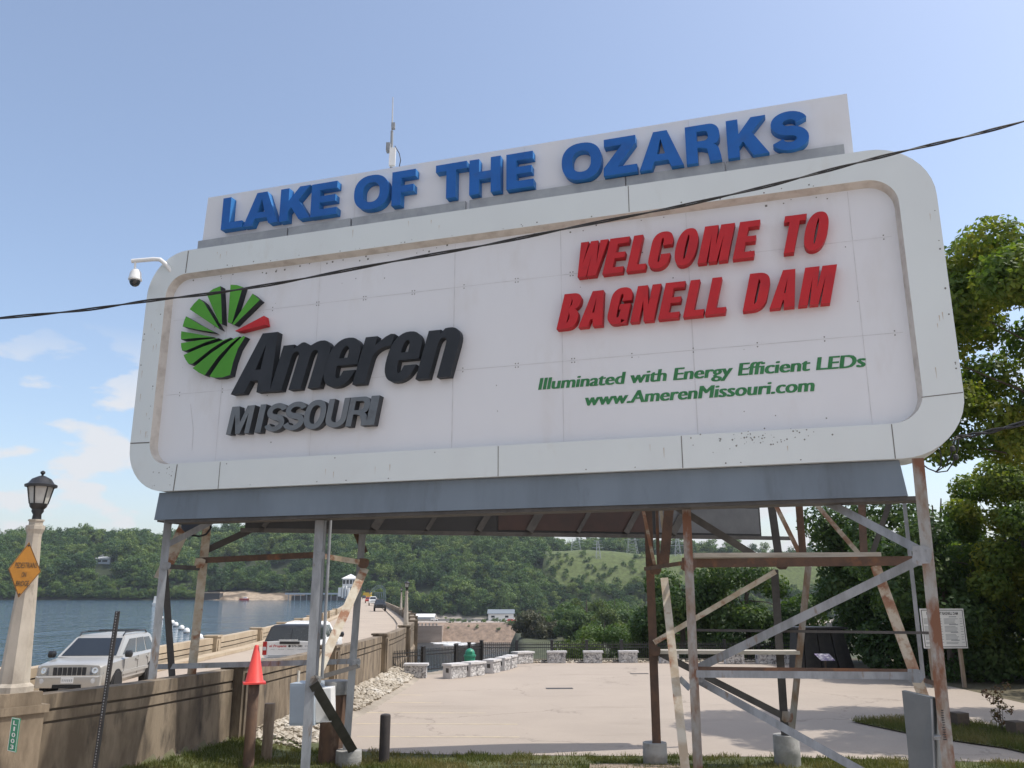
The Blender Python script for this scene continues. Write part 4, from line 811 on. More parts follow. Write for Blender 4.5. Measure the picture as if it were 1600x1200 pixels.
for x, y in ((1488.5, 701), (1493.5, 714)):
    mb = MB(); mb.lathe(A(x, y, 14.68), [(.02, -.05), (.045, -.03), (.045, .03), (.02, .05)], 12); mb.build('connector', M['blackmetal'], root, True)
# ---------------------------------------------------------------- cabinets
def cabinet(name, label, corners_px, Y0, Y1, depth, mat, cat, seams=True):
    """front face from four photo points: BL, BR, TR, TL"""
    bl, br, tr, tl = corners_px; p = [A(*bl, Y0), A(*br, Y1), A(*tr, Y1), A(*tl, Y0)]; n = (p[1] - p[0]).cross(p[3] - p[0]).normalized()
    if n.y > 0: n = -n
    bk = [q - n * depth for q in p]; c = sum(p, Vector()) / 4; root = thing(name, label, cat, (c.x, c.y, p[0].z))
    mb = MB(); mb.hexa([p[0], p[1], bk[1], bk[0], p[3], p[2], bk[2], bk[3]]); mb.build('body', mat, root); return root, p, n, bk
root, p, n, bk = cabinet('electrical_cabinet', 'light grey steel cabinet mounted behind the middle front leg', [(452, 1134), (490, 1134), (490, 1068), (453, 1068)], 19.6, 19.5, .62, M['boxgrey'], 'cabinet')
mb = MB(); mb.hexa([q + n * .02 for q in (p[0] + (p[1] - p[0]) * .06 + ZV * .05, p[1] - (p[1] - p[0]) * .06 + ZV * .05)] + [p[1] - (p[1] - p[0]) * .06 + ZV * .05 + n * .003, p[0] + (p[1] - p[0]) * .06 + ZV * .05 + n * .003] + [q + n * .02 - ZV * .05 for q in (p[3] + (p[2] - p[3]) * .06, p[2] - (p[2] - p[3]) * .06)] + [p[2] - (p[2] - p[3]) * .06 + n * .003 - ZV * .05, p[3] + (p[2] - p[3]) * .06 + n * .003 - ZV * .05]); mb.build('door', M['boxgrey'], root)
mb = MB(); mb.hexa([p[1] + Vector((.02, .1, .05)), p[1] + Vector((.34, .2, .05)), p[1] + Vector((.34, .7, .05)), p[1] + Vector((.02, .6, .05)), p[2] + Vector((.02, .1, -.12)), p[2] + Vector((.34, .2, -.12)), p[2] + Vector((.34, .7, -.12)), p[2] + Vector((.02, .6, -.12))]); mb.build('sunlit_side', M['white'], root)  # white block standing in for the cabinet's sunlit right side
mb = MB(); mb.tube([A(466, 1068, 19.9), A(467, 1048, 20.0)], .03, 8); mb.build('conduit', M['plank'], root)
root, p, n, bk = cabinet('switch_cabinet', 'tall dark grey double steel cabinet against the right front leg', [(1425, 1235), (1463, 1235), (1456, 1090), (1409, 1079)], 14.4, 14.1, .12, M['cabgreen'], 'cabinet')
q = [A(1464, 1235, 14.08), A(1498, 1235, 14.3), A(1478, 1094, 14.3), A(1457.5, 1090.5, 14.08)]; nn = (q[1] - q[0]).cross(q[3] - q[0]).normalized(); nn = nn if nn.y < 0 else -nn
mb = MB(); r_ = [v - nn * .5 for v in q]; mb.hexa([q[0], q[1], r_[1], r_[0], q[3], q[2], r_[2], r_[3]]); mb.build('side_body', M['cabgreen'], root)
mb = MB(); mb.tube([A(1461, 1235, 13.98), A(1455, 1092, 13.98)], .014, 6); mb.build('hinge_rod', M['galv'], root)
mb = MB(); mb.box(A(1463, 1152, 13.97), (.10, .05, .07)); mb.tube([A(1459, 1152, 13.93), A(1470, 1150, 13.93)], .012, 6); mb.build('latch', M['galv'], root)
# ---------------------------------------------------------------- bollards, cone, posts
def gz(p): return bank_h(p.x, p.y)
def post_thing(name, label, cat, px, py_top, Y, r, mat, dome=True, group=None, ring_mat=None, n=16, sq=False, base=None):
    top = A(px, py_top, Y); z0 = -.1 if base is None else base; root = thing(name, label, cat, (top.x, top.y, 0), 0, group); mb = MB()
    if sq: mb.box((top.x, top.y, (top.z + z0) / 2), (r * 2, r * 2, top.z - z0), .2); mb.build('post', mat, root)
    else:
        prof = [(r, z0), (r, top.z - r * .45), (r * .93, top.z - r * .18), (r * .7, top.z - .01), (r * .3, top.z)] if dome else [(r, z0), (r, top.z - .02), (r * .94, top.z)]
        mb.lathe((top.x, top.y, 0), prof, n); mb.build('post', mat, root, True)
    return root, top
post_thing('bollard', 'dark brown round topped bollard standing alone on the grass edge', 'bollard', 602.5, 1115, 21.4, .125, M['darkpost'])
post_thing('bollard', 'short tan brown round post just right of the cone', 'bollard', 422, 1099, 21.6, .125, M['tanpost'], False)
root, coneTop = post_thing('pipe_post', 'rusty brown pipe post with the traffic cone on top', 'post', 397, 1068, 20.6, .125, M['brownpost'], False)
root, top = post_thing('pipe_bollard', 'very thick rusty pipe bollard with a grey collar behind the middle leg', 'bollard', 524.5, 1064, 21.5, .325, M['brownpost'], False, n=26)
mb = MB(); mb.lathe((top.x, top.y, top.z), [(.326, -.30), (.345, -.29), (.345, -.02), (.32, .012), (.01, .03)], 26); mb.build('collar', M['footing'], root, True)
post_thing('wooden_post', 'thin tan post right behind the thick pipe bollard', 'post', 540, 1121, 22.0, .11, M['tanpost'], False)
post_thing('wooden_post', 'dark square guard post beside the right front leg', 'post', 1497, 1113, 26.4, .20, M['wood'], sq=True)
post_thing('wooden_post', 'dark square guard post at the right edge of the picture', 'post', 1588, 1127, 24.9, .20, M['wood'], sq=True)
post_thing('wooden_post', 'low dark post stump among the weeds between the two guard posts', 'post', 1535, 1138, 25.8, .13, M['wood'], sq=True)
ct = coneTop; root = thing('traffic_cone', 'bright orange traffic cone sitting on the rusty pipe post', 'cone', ct)
mb = MB(); mb.box(ct + ZV * .02, (.50, .50, .04), .35); mb.build('base', M['cone'], root)
mb = MB(); mb.lathe(ct, [(.225, .04), (.205, .06), (.05, .84), (.035, .86)], 22); mb.build('cone_body', M['cone'], root, True)
# perforated steel sign post
a, b = A(184, 955, 15.0), A(146, 1215, 15.4); mb = MB(); mb.bar(a, b, .062, .062, (1, 0, 0))
d = b - a
for k in range(60):
    c = a + d * ((k + .5) / 60); mb.mi = 1; mb.box(c + Vector((0, -.033, 0)), (.018, .004, .022))
box_thing_mesh('sign_post', mb, [M['blackmetal'], M['galv']], 'leaning black perforated steel post with no sign in front of the silver car', 'post')
# ---------------------------------------------------------------- street lamps
def make_lamp(s=1.0):
    r = thing('street_lamp', '', 'street lamp')
    mb = MB(); mb.lathe((0, 0, 0), [(.33 * s, 0), (.33 * s, .10 * s), (.285 * s, .14 * s), (.255 * s, .16 * s), (.125 * s, 2.86 * s), (.13 * s, 2.93 * s), (.165 * s, 3.02 * s), (.165 * s, 3.09 * s), (.12 * s, 3.1 * s), (.12 * s, 3.17 * s), (.14 * s, 3.18 * s), (.14 * s, 3.21 * s)], 8); mb.build('column', M['lampconc'], r)
    mb = MB(); mb.lathe((0, 0, 3.21 * s), [(.085 * s, 0), (.075 * s, .1 * s), (.11 * s, .16 * s), (.105 * s, .2 * s), (.15 * s, .25 * s), (.165 * s, .31 * s)], 12); mb.build('neck', M['blackmetal'], r, True)
    mb = MB(); mb.lathe((0, 0, 3.52 * s), [(.15 * s, 0), (.215 * s, .33 * s)], 6); g = mb.build('lantern_glass', M['frosted'], r)
    mb = MB()
    for k in range(6):
        a = math.pi / 3 * (k + .5); mb.tube([(.155 * s * math.cos(a), .155 * s * math.sin(a), 3.52 * s), (.222 * s * math.cos(a), .222 * s * math.sin(a), 3.85 * s)], .014 * s, 5)
    mb.build('lantern_frame', M['blackmetal'], r)
    mb = MB(); mb.lathe((0, 0, 3.85 * s), [(.28 * s, 0), (.285 * s, .045 * s), (.23 * s, .07 * s), (.17 * s, .16 * s), (.06 * s, .22 * s), (.02 * s, .23 * s), (.02 * s, .25 * s), (.045 * s, .28 * s), (.04 * s, .31 * s), (.01 * s, .33 * s)], 16); mb.build('lantern_roof', M['blackmetal'], r, True)
    return r
bp = A(20, 1081, 15.55); L0 = make_lamp(); L0.location = bp; L0.scale = (.97, .97, .935); L0['group'] = 'concrete street lamps along the wall'; L0['label'] = 'concrete street lamp with the yellow diamond sign at the left edge'
for px, py, Y, hpx, lab in ((634, 979, 52, 71, 'tall grey street lamp on the wall pilaster at the bend of the road'), (626.5, 953, 100, 35, 'small distant street lamp on the wall just left of the bend lamp')):
    c = copy_tree(L0); b = A(px, py, Y); c.location = b; h = hpx / F_PX * ((b - CAM) @ FW); c.scale = (h / 4.18,) * 3; c['label'] = lab
# diamond sign
top, rt, bt, lf = A(45.6, 847, 15.25), A(64, 893, 15.45), A(29, 934, 15.2), A(13, 889, 15.0)
ce = (top + bt + rt + lf) / 4; nrm = (rt - lf).cross(top - bt).normalized(); nrm = nrm if nrm.y < 0 else -nrm
root = thing('diamond_sign', 'amber diamond sign reading PEDESTRIANS ON BRIDGE strapped to the left street lamp', 'sign', ce)
mb = MB(); q = [lf, bt, rt, top]; mb.hexa([v + nrm * .004 for v in q] + [v - nrm * .004 for v in q]); mb.build('plate', M['yellow'], root)
mb = MB()
for a, b in zip(q, q[1:] + q[:1]): a2, b2 = a.lerp(ce, .05), b.lerp(ce, .05); a1, b1 = a.lerp(ce, .02), b.lerp(ce, .02); mb.add([v + nrm * .007 for v in (a1, b1, b2, a2)], [(0, 1, 2, 3)])
for v in (top.lerp(ce, .13), bt.lerp(ce, .13)): mb.lathe(v + nrm * .006, [(.016, 0), (.016, .006)], 8, ax=nrm)
mb.build('border', M['blackmetal'], root)
ux = (rt - lf).normalized(); uy = (top - bt).normalized()
for s_, (x0, y0), (x1, y1), h in (('PEDESTRIANS', (22.5, 887.5), (57, 887.5), .098), ('ON', (33, 901.5), (40, 901.5), .085), ('BRIDGE', (24, 915.5), (44, 915.5), .09)):
    def onp(x, y):
        d_ = ray(x, y); return CAM + d_ * (((ce - CAM) @ nrm) / (d_ @ nrm))
    pa, pb = onp(x0, y0), onp(x1, y1); w = (pb - pa).length; ex = (pb - pa).normalized()
    text_mesh('lettering', s_, M['blackmetal'], root, lambda x, y, pa=pa, ex=ex: pa + ex * x + uy * y + nrm * .008, w, h, 0, 0)
# number plate on the wall end block, and the end block
w0 = G(25, 1100, 1.9); root = thing('wall_pier', 'thick square concrete pier with a cap carrying the left street lamp', 'pier', (bp.x, bp.y, 0))
rzp = -.62
mb = MB(); cx = Vector((bp.x - .12, bp.y + .0, 0)); mb.box(cx + ZV * .75, (.86, 1.0, 2.5), rzp); mb.box(cx + ZV * (2.0 + (bp.z - 2.0) / 2), (.86, .86, bp.z - 2.0), rzp); mb.build('block', M['conc'], root)
mb = MB(); mb.box(cx + ZV * 1.93, (.95, 1.11, .13), rzp); mb.build('cap', M['conc'], root)
mL = Matrix.Rotation(rzp, 3, 'Z'); fn_ = mL @ Vector((0, -1, 0)); fx_ = mL @ Vector((1, 0, 0))
def onpl(x, y, P0, n_):
    d_ = ray(x, y); return CAM + d_ * (((P0 - CAM) @ n_) / (d_ @ n_))
P0 = cx + fn_ * .52
bl, br, tr_, tl = (onpl(x, y, P0, fn_) for x, y in ((12, 1175), (26, 1173), (33.5, 1121), (19, 1123)))
cc = (bl + br + tr_ + tl) / 4; root = thing('location_marker', 'narrow green plate reading L1003 on the concrete pier', 'sign', cc)
hw = (br - bl).length * .47; hh = (tl - bl).length * .5; ez = ZV
mb = MB(); mb.hexa([cc + fx_ * (sx_ * hw) + ez * (sz_ * hh) + fn_ * k for k in (.012, 0) for sx_, sz_ in ((-1, -1), (1, -1), (1, 1), (-1, 1))]); mb.build('plate', M['signgreen'], root)
mb = MB()
for sx_ in (-1, 1): mb.box(cc + fx_ * (sx_ * hw * .93) + fn_ * .014, (.008, .004, hh * 1.94), rzp)
for sz_ in (-1, 1): mb.box(cc + ez * (sz_ * hh * .97) + fn_ * .014, (hw * 1.86, .004, .008), rzp)
mb.build('border', M['white'], root)
for i, ch in enumerate('L1003'):
    cp = cc + ez * (hh * (.72 - .36 * i) - hh * .13) - fx_ * (hw * (.45 if ch != '1' else .22)) + fn_ * .015
    text_mesh('lettering', ch, M['white'], root, lambda x, y, cp=cp: cp + fx_ * x + ez * y, hw * (.9 if ch != '1' else .4), hh * .25, 0, .02)
# ---------------------------------------------------------------- stone blocks, fence, bin
def make_block():
    r = thing('stone_block', '', 'stone block'); mb = MB(); rg = random.Random(2)
    W, Dp, Hh = 1.0, .56, .56
    # rough split stone body: courses of slightly offset stones
    z = 0.0
    for hgt in (.19, .20, .17):
        x = -W / 2
        while x < W / 2 - .05:
            w = min(rg.uniform(.28, .5), W / 2 - x); w = W / 2 - x if W / 2 - x - w < .14 else w
            o1, o2 = rg.uniform(0, .035), rg.uniform(0, .035); mb.hexa([(x + .006, -Dp / 2 - o1, z + .005), (x + w - .006, -Dp / 2 - o2, z + .005), (x + w - .006, Dp / 2 + o1, z + .005), (x + .006, Dp / 2 + o2, z + .005), (x + .006, -Dp / 2 - o2, z + hgt - .005), (x + w - .006, -Dp / 2 - o1, z + hgt - .005), (x + w - .006, Dp / 2 + o2, z + hgt - .005), (x + .006, Dp / 2 + o1, z + hgt - .005)]); x += w
        z += hgt
    mb.box((0, 0, .28), (W - .04, Dp - .03, .55)); mb.build('block_body', M['stone'], r)
    mb = MB(); mb.box((-W / 2 - .03, 0, .28), (.03, Dp * 1.02, .55)); mb.build('end_face', M['stonecap'], r)
    mb = MB(); mb.box((-W / 2 - .049, -.02, .36), (.006, .2, .2)); mb.build('end_plate', M['darksteel'], r)
    mb = MB(); mb.hexa([(-.58, -.35, .56), (.58, -.35, .56), (.58, .35, .56), (-.58, .35, .56), (-.57, -.34, .655), (.57, -.34, .655), (.57, .34, .655), (-.57, .34, .655)]); mb.build('cap', M['stonecap'], r); return r
proto = make_block()
blocks = [(650, 1059, 0.0, 1.0, 'stone block with pale cap nearest the road wall, left end of the row'), (711, 1059, .83, .98, 'stone block with pale cap second from the road wall, just left of the green bin'), (740, 1055.5, .88, .98, 'stone block with pale cap directly in front of the green bin'),
    (769, 1051, 1.18, .9, 'stone block with a dark end plate just right of the green bin'), (786, 1047, 1.25, .86, 'stone block partly hidden, second to the right of the green bin'), (797, 1043.5, 1.25, .86, 'stone block partly hidden just left of the far corner block'), (817, 1036.5, .6, 1.03, 'stone block at the corner where the row turns along the fence'),
    (870, 1035.5, 0.02, 1.0, 'stone block along the far fence, first to the right of the corner block'), (927, 1035.5, -.02, 1.0, 'stone block along the far fence, second to the right of the corner block'), (982, 1035, 0.0, 1.0, 'stone block along the far fence just left of the rusty tower leg'),
    (1046, 1036, .05, 1.0, 'stone block seen between the tower legs under the end of the catwalk board'), (1148, 1037, -.05, 1.0, 'shaded bluish stone block under the catwalk board'), (1198, 1037, .0, 1.0, 'shaded stone block with a pale cap left of the V shaped legs'), (1236, 1037, .0, 1.0, 'stone block half hidden by the V shaped tower legs')]
for i, (px, py, rz, s, lab) in enumerate(blocks):
    o = proto if i == 0 else copy_tree(proto); p = G(px, py, .012); o.location = p; o.rotation_euler.z = rz; o.scale = (s, s, 1.0); o['label'] = lab; o['group'] = 'stone blocks round the parking lot'
b = G(731, 1053, .01); root = thing('litter_bin', 'green domed litter bin behind the stone blocks', 'bin', (b.x + .05, b.y + .8, 0))
mb = MB(); q = root.location; mb.lathe(q, [(.25, 0), (.27, .1), (.28, .78)], 18); mb.build('bin_body', M['bingreen'], root, True)
mb = MB(); mb.lathe(q, [(.315, .78), (.32, .86), (.26, .88), (.25, .98), (.2, 1.09), (.1, 1.16), (.02, 1.18)], 18); mb.build('dome_lid', M['bingreen'], root, True)
mb = MB(); mb.box(Vector(q) + Vector((.02, -.24, .98)), (.22, .06, .12)); mb.build('flap', M['signgreen'], root)
# iron fence
root = thing('iron_fence', 'black iron picket fence with square posts along the far and left edge of the lot', 'fence', (-.6, 48.4, 0))
def fence_run(a, b, h, posts):
    a, b = Vector(a), Vector(b); d = (b - a).normalized(); L_ = (b - a).length; mb = MB()
    for z in (.12, h - .12, h - .28): mb.bar(a + ZV * z, b + ZV * z, .045, .045)
    k = int(L_ / .115)
    for i in range(1, k): c = a + d * (i * L_ / k); mb.box((c.x, c.y, h / 2 + .04), (.026, .026, h - .04), math.atan2(d.y, d.x))
    mb.build('picket_panel', M['ironblack'], root)
    for t in posts:
        c = a.lerp(b, t); mb = MB(); mb.box((c.x, c.y, h / 2 + .05), (.16, .16, h + .1), math.atan2(d.y, d.x)); mb.box((c.x, c.y, h + .12), (.19, .19, .04), math.atan2(d.y, d.x)); mb.build('post', M['ironblack'], root)
fa = G(604, 1056, 0); fb = G(712, 1045, 0); fc = G(752, 1036, 0); fd = G(1240, 1033.5, 0); fe = (19.6, 47, 0)
fence_run(fa, fb, 1.12, (.01, .5, 1)); fence_run(fb, fc, 1.12, (.5, 1)); fence_run(fc, fd, 1.12, [i / 9 for i in range(1, 10)])
# white rock strip along wall and fence
def rocks(name, n, place, r0, r1, mat, label, seed):
    rg = random.Random(seed); vs, fs = [], []
    base = [(1, 0, 0), (-1, 0, 0), (0, 1, 0), (0, -1, 0), (0, 0, 1), (0, 0, -1), (.6, .6, .5), (-.6, .6, .5), (-.6, -.6, .5), (.6, -.6, .5)]
    F = [(4, 6, 9), (4, 7, 6), (4, 8, 7), (4, 9, 8), (0, 9, 6), (2, 6, 7), (1, 7, 8), (3, 8, 9), (0, 6, 2), (2, 7, 1), (1, 8, 3), (3, 9, 0), (5, 0, 2), (5, 2, 1), (5, 1, 3), (5, 3, 0)]
    for i in range(n):
        p = place(rg); r = rg.uniform(r0, r1); m = Matrix.Rotation(rg.uniform(0, 6.3), 3, 'Z') @ Matrix.Rotation(rg.uniform(-.5, .5), 3, 'X'); b = len(vs)
        for v in base: q = m @ Vector((v[0] * r * rg.uniform(.7, 1.2), v[1] * r * rg.uniform(.7, 1.1), v[2] * r * rg.uniform(.5, .8))); vs.append(tuple(Vector(p) + q))
        fs += [tuple(x + b for x in f) for f in F]
    me = bpy.data.meshes.new(name); me.from_pydata(vs, [], fs); me.materials.append(mat); o = bpy.data.objects.new(name, me); col.objects.link(o); tag(o, label, 'rocks', kind='stuff')
M['rockw'] = leaf_mat('pale limestone rocks', [(.25, .215, .165), (.36, .315, .25), (.45, .405, .335), (.50, .47, .42)], 0.0)
def pl_wall(rg):
    y = rg.uniform(23.0, 43.5); x = wr(y) + rg.uniform(.02, 1.25 if y > 26 else 1.6) ; return (x, y, bank_h(x, y) + rg.uniform(.0, .05))
rocks('rock_strip', 2300, pl_wall, .035, .15, M['rockw'], 'strip of loose pale rocks between the concrete wall and the lot', 5)
def pl_f(rg):
    t = rg.random(); p = fc.lerp(fd, t) + Vector((0, rg.uniform(-.35, .5), 0)); return (p.x, p.y, .02 + rg.uniform(0, .06))
rocks('rock_strip', 700, pl_f, .06, .13, M['rockw'], 'low line of pale rocks along the foot of the iron fence', 6)
# ---------------------------------------------------------------- information board, display, placard
Yb = 37.4; tl, tr_, br, bl = A(1437, 951, Yb), A(1505, 951, Yb + .2), A(1511, 1017, Yb + .1), A(1442.5, 1013.5, Yb - .1)
ex = (tr_ - tl).normalized(); n = ex.cross(ZV).normalized(); n = n if n.y < 0 else -n; W = (tr_ - tl).length; Hb = (tl.z - bl.z)
root = thing('information_board', 'white information board on two posts reading FACTS ABOUT BAGNELL DAM beside the dark trees', 'sign', (tl.x + W / 2, tl.y, 0))
o0 = Vector((tl.x, tl.y, bl.z)); mb = MB(); mb.prism([(0, 0), (W, 0), (W, Hb), (0, Hb)], [], lambda u, v, p: o0 + ex * u + ZV * v + n * p, -.03, 0); mb.build('panel', M['white'], root)
mb = MB()
for u0, u1, v0, v1 in ((.05, W - .05, .05, .075), (.05, W - .05, Hb - .075, Hb - .05), (.05, .075, .075, Hb - .075), (W - .075, W - .05, .075, Hb - .075)): mb.prism([(u0, v0), (u1, v0), (u1, v1), (u0, v1)], [], lambda u, v, p: o0 + ex * u + ZV * v + n * p, .001, .005)
mb.build('border', M['blackmetal'], root)
text_mesh('lettering', 'FACTS ABOUT BAGNELL DAM', M['blackmetal'], root, lambda x, y: o0 + ex * (x + W * .14) + ZV * (y + Hb - .26) + n * .004, W * .72, .12, 0, .02)
rg = random.Random(7); mb = MB()
for cx0, cx1 in ((.12, W * .47), (W * .52, W - .12)):
    v = Hb - .36; k = 0
    while v > .16:
        hd = k % 6 == 0; w = (cx1 - cx0) * (rg.uniform(.4, .5) if hd else rg.uniform(.55, .8)); u0 = cx0 + ((cx1 - cx0 - w) / 2 if hd else 0); h = .04 if hd else .022
        mb.prism([(u0, v), (u0 + w, v), (u0 + w, v + h), (u0, v + h)], [], lambda u, v_, p: o0 + ex * u + ZV * v_ + n * p, .001, .004)
        if not hd and k % 2: mb.prism([(cx1 - .12, v), (cx1, v), (cx1, v + h), (cx1 - .12, v + h)], [], lambda u, v_, p: o0 + ex * u + ZV * v_ + n * p, .001, .004)
        v -= .075 if hd else .05; k += 1
mb.build('small_print', M['strip'], root)
for u in (W * .16, W * .84):
    c = o0 + ex * u - n * .1; mb = MB(); mb.box((c.x, c.y, (bl.z + .4) / 2), (.13, .13, bl.z + .6), .1); mb.build('post', M['tanpost'], root)
c = G(1292, 1047, 0); root = thing('steel_display', 'large dark ribbed steel display piece standing under the trees', 'display', c)
mb = MB(); ex = Vector((1, .05, 0)).normalized(); w0, w1, hb = 1.55, 1.25, 2.05
for k in range(7):
    a, b = -1 + 2 * k / 7, -1 + 2 * (k + 1) / 7; of = (k % 2) * .09
    mb.hexa([c + ex * (a * w0) + Vector((0, -of, 0)), c + ex * (b * w0 - .03) + Vector((0, -of, 0)), c + ex * (b * w0 - .03) + Vector((0, 1.4, 0)), c + ex * (a * w0) + Vector((0, 1.4, 0)), c + ex * (a * w1 - .15) + Vector((0, .15 - of, hb)), c + ex * (b * w1 - .18) + Vector((0, .15 - of, hb)), c + ex * (b * w1 - .18) + Vector((0, 1.2, hb)), c + ex * (a * w1 - .15) + Vector((0, 1.2, hb))])
mb.build('ribbed_body', M['ironblack'], root)
mb = MB(); mb.box(c + Vector((-.15, .6, hb + .06)), (2.75, 1.5, .1), .05); mb.build('top_flange', M['ironblack'], root)  # flange coloured black to stand in for the tree shade over it
c = G(1291, 1050, 0); root = thing('placard_stand', 'small slanted purple and white placard on a thin post before the dark display', 'placard', c)
mb = MB(); mb.box(c + ZV * .3, (.08, .08, .6)); mb.build('post', M['wood'], root)
mb = MB(); mb.hexa([c + Vector(v) for v in ((-.30, -.28, .56), (.42, -.24, .56), (.30, .22, .86), (-.48, .18, .86), (-.30, -.28, .585), (.42, -.24, .585), (.30, .22, .885), (-.48, .18, .885))]); mb.build('panel', M['purple'], root)
c = A(1296, 978, 46.5); mb = MB(); mb.box(c, (.28, .03, .3)); mb.box((c.x, c.y + .04, c.z / 2), (.05, .05, c.z + .2)); box_thing_mesh('notice_plate', mb, M['frosted'], 'tiny pale notice plate on a thin stake above the dark display', 'sign')
pa = [G(922, 1193, .06), G(1062, 1193, .06), G(1068, 1215, .06), G(918, 1215, .06)]; mb = MB(); mb.hexa([p - ZV * .1 for p in pa][::-1] + [p for p in pa][::-1]); box_thing_mesh('landing_board', mb, M['tanpost'], 'flat tan board lying in the grass left of the pale leaning leg', 'board')
# poles
def pole_thing(px, ptop, pbot, Y, r, label, arms, mat='pole', z0=-9):
    a = A(px, ptop, Y); root = thing('utility_pole', label, 'pole', (a.x, a.y, 0)); mb = MB(); mb.tube([(a.x, a.y, z0), tuple(a)], [r * 1.15, r], 8); mb.build('pole', M[mat], root)
    for dx, dz, w in arms: mb = MB(); mb.box((a.x + dx, a.y - .1, a.z - dz), (w, .12, .14)); mb.build('crossarm', M[mat], root)
    return root, a
pole_thing(1059, 920, 1005, 64, .15, 'dark wooden pole with a short crossarm beyond the fence', [(.1, .1, 1.2)])
r_, a = pole_thing(1287, 740, 870, 58, .16, 'grey pole rising behind the right tower with a curved lamp arm', [], 'strip')
mb = MB(); mb.tube([A(1290, 868, 58), A(1283, 858, 58), A(1272, 853, 58), A(1261, 852, 58)], .05, 6); mb.build('lamp_arm', M['strip'], r_)
# ---------------------------------------------------------------- vehicles (local: x forward, y left, z up)
def loft(mb, secs, cap=True):
    n = len(secs[0]); mb.add([p for s_ in secs for p in s_], [(i * n + j, i * n + (j + 1) % n, (i + 1) * n + (j + 1) % n, (i + 1) * n + j) for i in range(len(secs) - 1) for j in range(n)] + ([tuple(range(n)), tuple((len(secs) - 1) * n + j for j in range(n))] if cap else []))
def wheel(root, x, y, r, w=.24, sgn=1):
    mb = MB(); mb.lathe((x, y, r), [(r * .62, -w / 2), (r * .96, -w / 2), (r, -w * .3), (r, w * .3), (r * .96, w / 2), (r * .62, w / 2)], 22, ax=(0, 1, 0)); o = mb.build('wheel', M['rubber'], root, True)
    mb = MB(); mb.lathe((x, y, r), [(r * .62, -w * .44), (r * .60, w * .44), (r * .2, w * .40), (.02, w * .40)] if sgn > 0 else [(.02, -w * .40), (r * .2, -w * .40), (r * .60, -w * .44), (r * .62, w * .44)], 16, ax=(0, 1, 0)); mb.build('rim', M['chrome'], o, True)
def sect(x, w, zb, zbelt, ztop, inset=.10):
    return [(x, -w * .86, zb), (x, -w * .98, zb + .12), (x, -w, (zb + zbelt) / 2), (x, -w * .985, zbelt - .06), (x, -(w - inset), ztop), (x, -w * .4, ztop + .025), (x, w * .4, ztop + .025), (x, w - inset, ztop), (x, w * .985, zbelt - .06), (x, w, (zb + zbelt) / 2), (x, w * .98, zb + .12), (x, w * .86, zb)]
def bil(q, u, v):
    a, b, c, d = (Vector(p) for p in q); return (a.lerp(b, u)).lerp(d.lerp(c, u), v)
def pane(mb, q, u0, u1, v0, v1, off, center):
    P = [bil(q, u, v) for u, v in ((u0, v0), (u1, v0), (u1, v1), (u0, v1))]; n = (P[1] - P[0]).cross(P[3] - P[0]).normalized()
    if (sum(P, Vector()) / 4 - Vector(center)) @ n < 0: n = -n
    mb.hexa([p + n * .001 for p in P] + [p + n * off for p in P])
def cabin(mb, x_fb, x_ft, x_rt, x_rb, wb, wt, zb, zt):
    secs = [[(x_fb, -wb, zb), (x_rb, -wb, zb), (x_rb, wb, zb), (x_fb, wb, zb)], [(x_ft, -wt, zt - .09), (x_rt, -wt, zt - .09), (x_rt, wt, zt - .09), (x_ft, wt, zt - .09)], [(x_ft - .12, -wt + .10, zt - .01), (x_rt + .10, -wt + .10, zt - .01), (x_rt + .10, wt - .10, zt - .01), (x_ft - .12, wt - .10, zt - .01)], [(x_ft - .5, -wt + .4, zt), (x_rt + .4, -wt + .4, zt), (x_rt + .4, wt - .4, zt), (x_ft - .5, wt - .4, zt)]]
    loft(mb, secs); a, b = secs[0], secs[1]
    return dict(front=(a[0], a[3], b[3], b[0]), rear=(a[1], a[2], b[2], b[1]), left=(a[3], a[2], b[2], b[3]), right=(a[0], a[1], b[1], b[0]))
def make_suv(*a, **k):
    LOCAL[0] = True; r = _suv(*a, **k); LOCAL[0] = False; return r
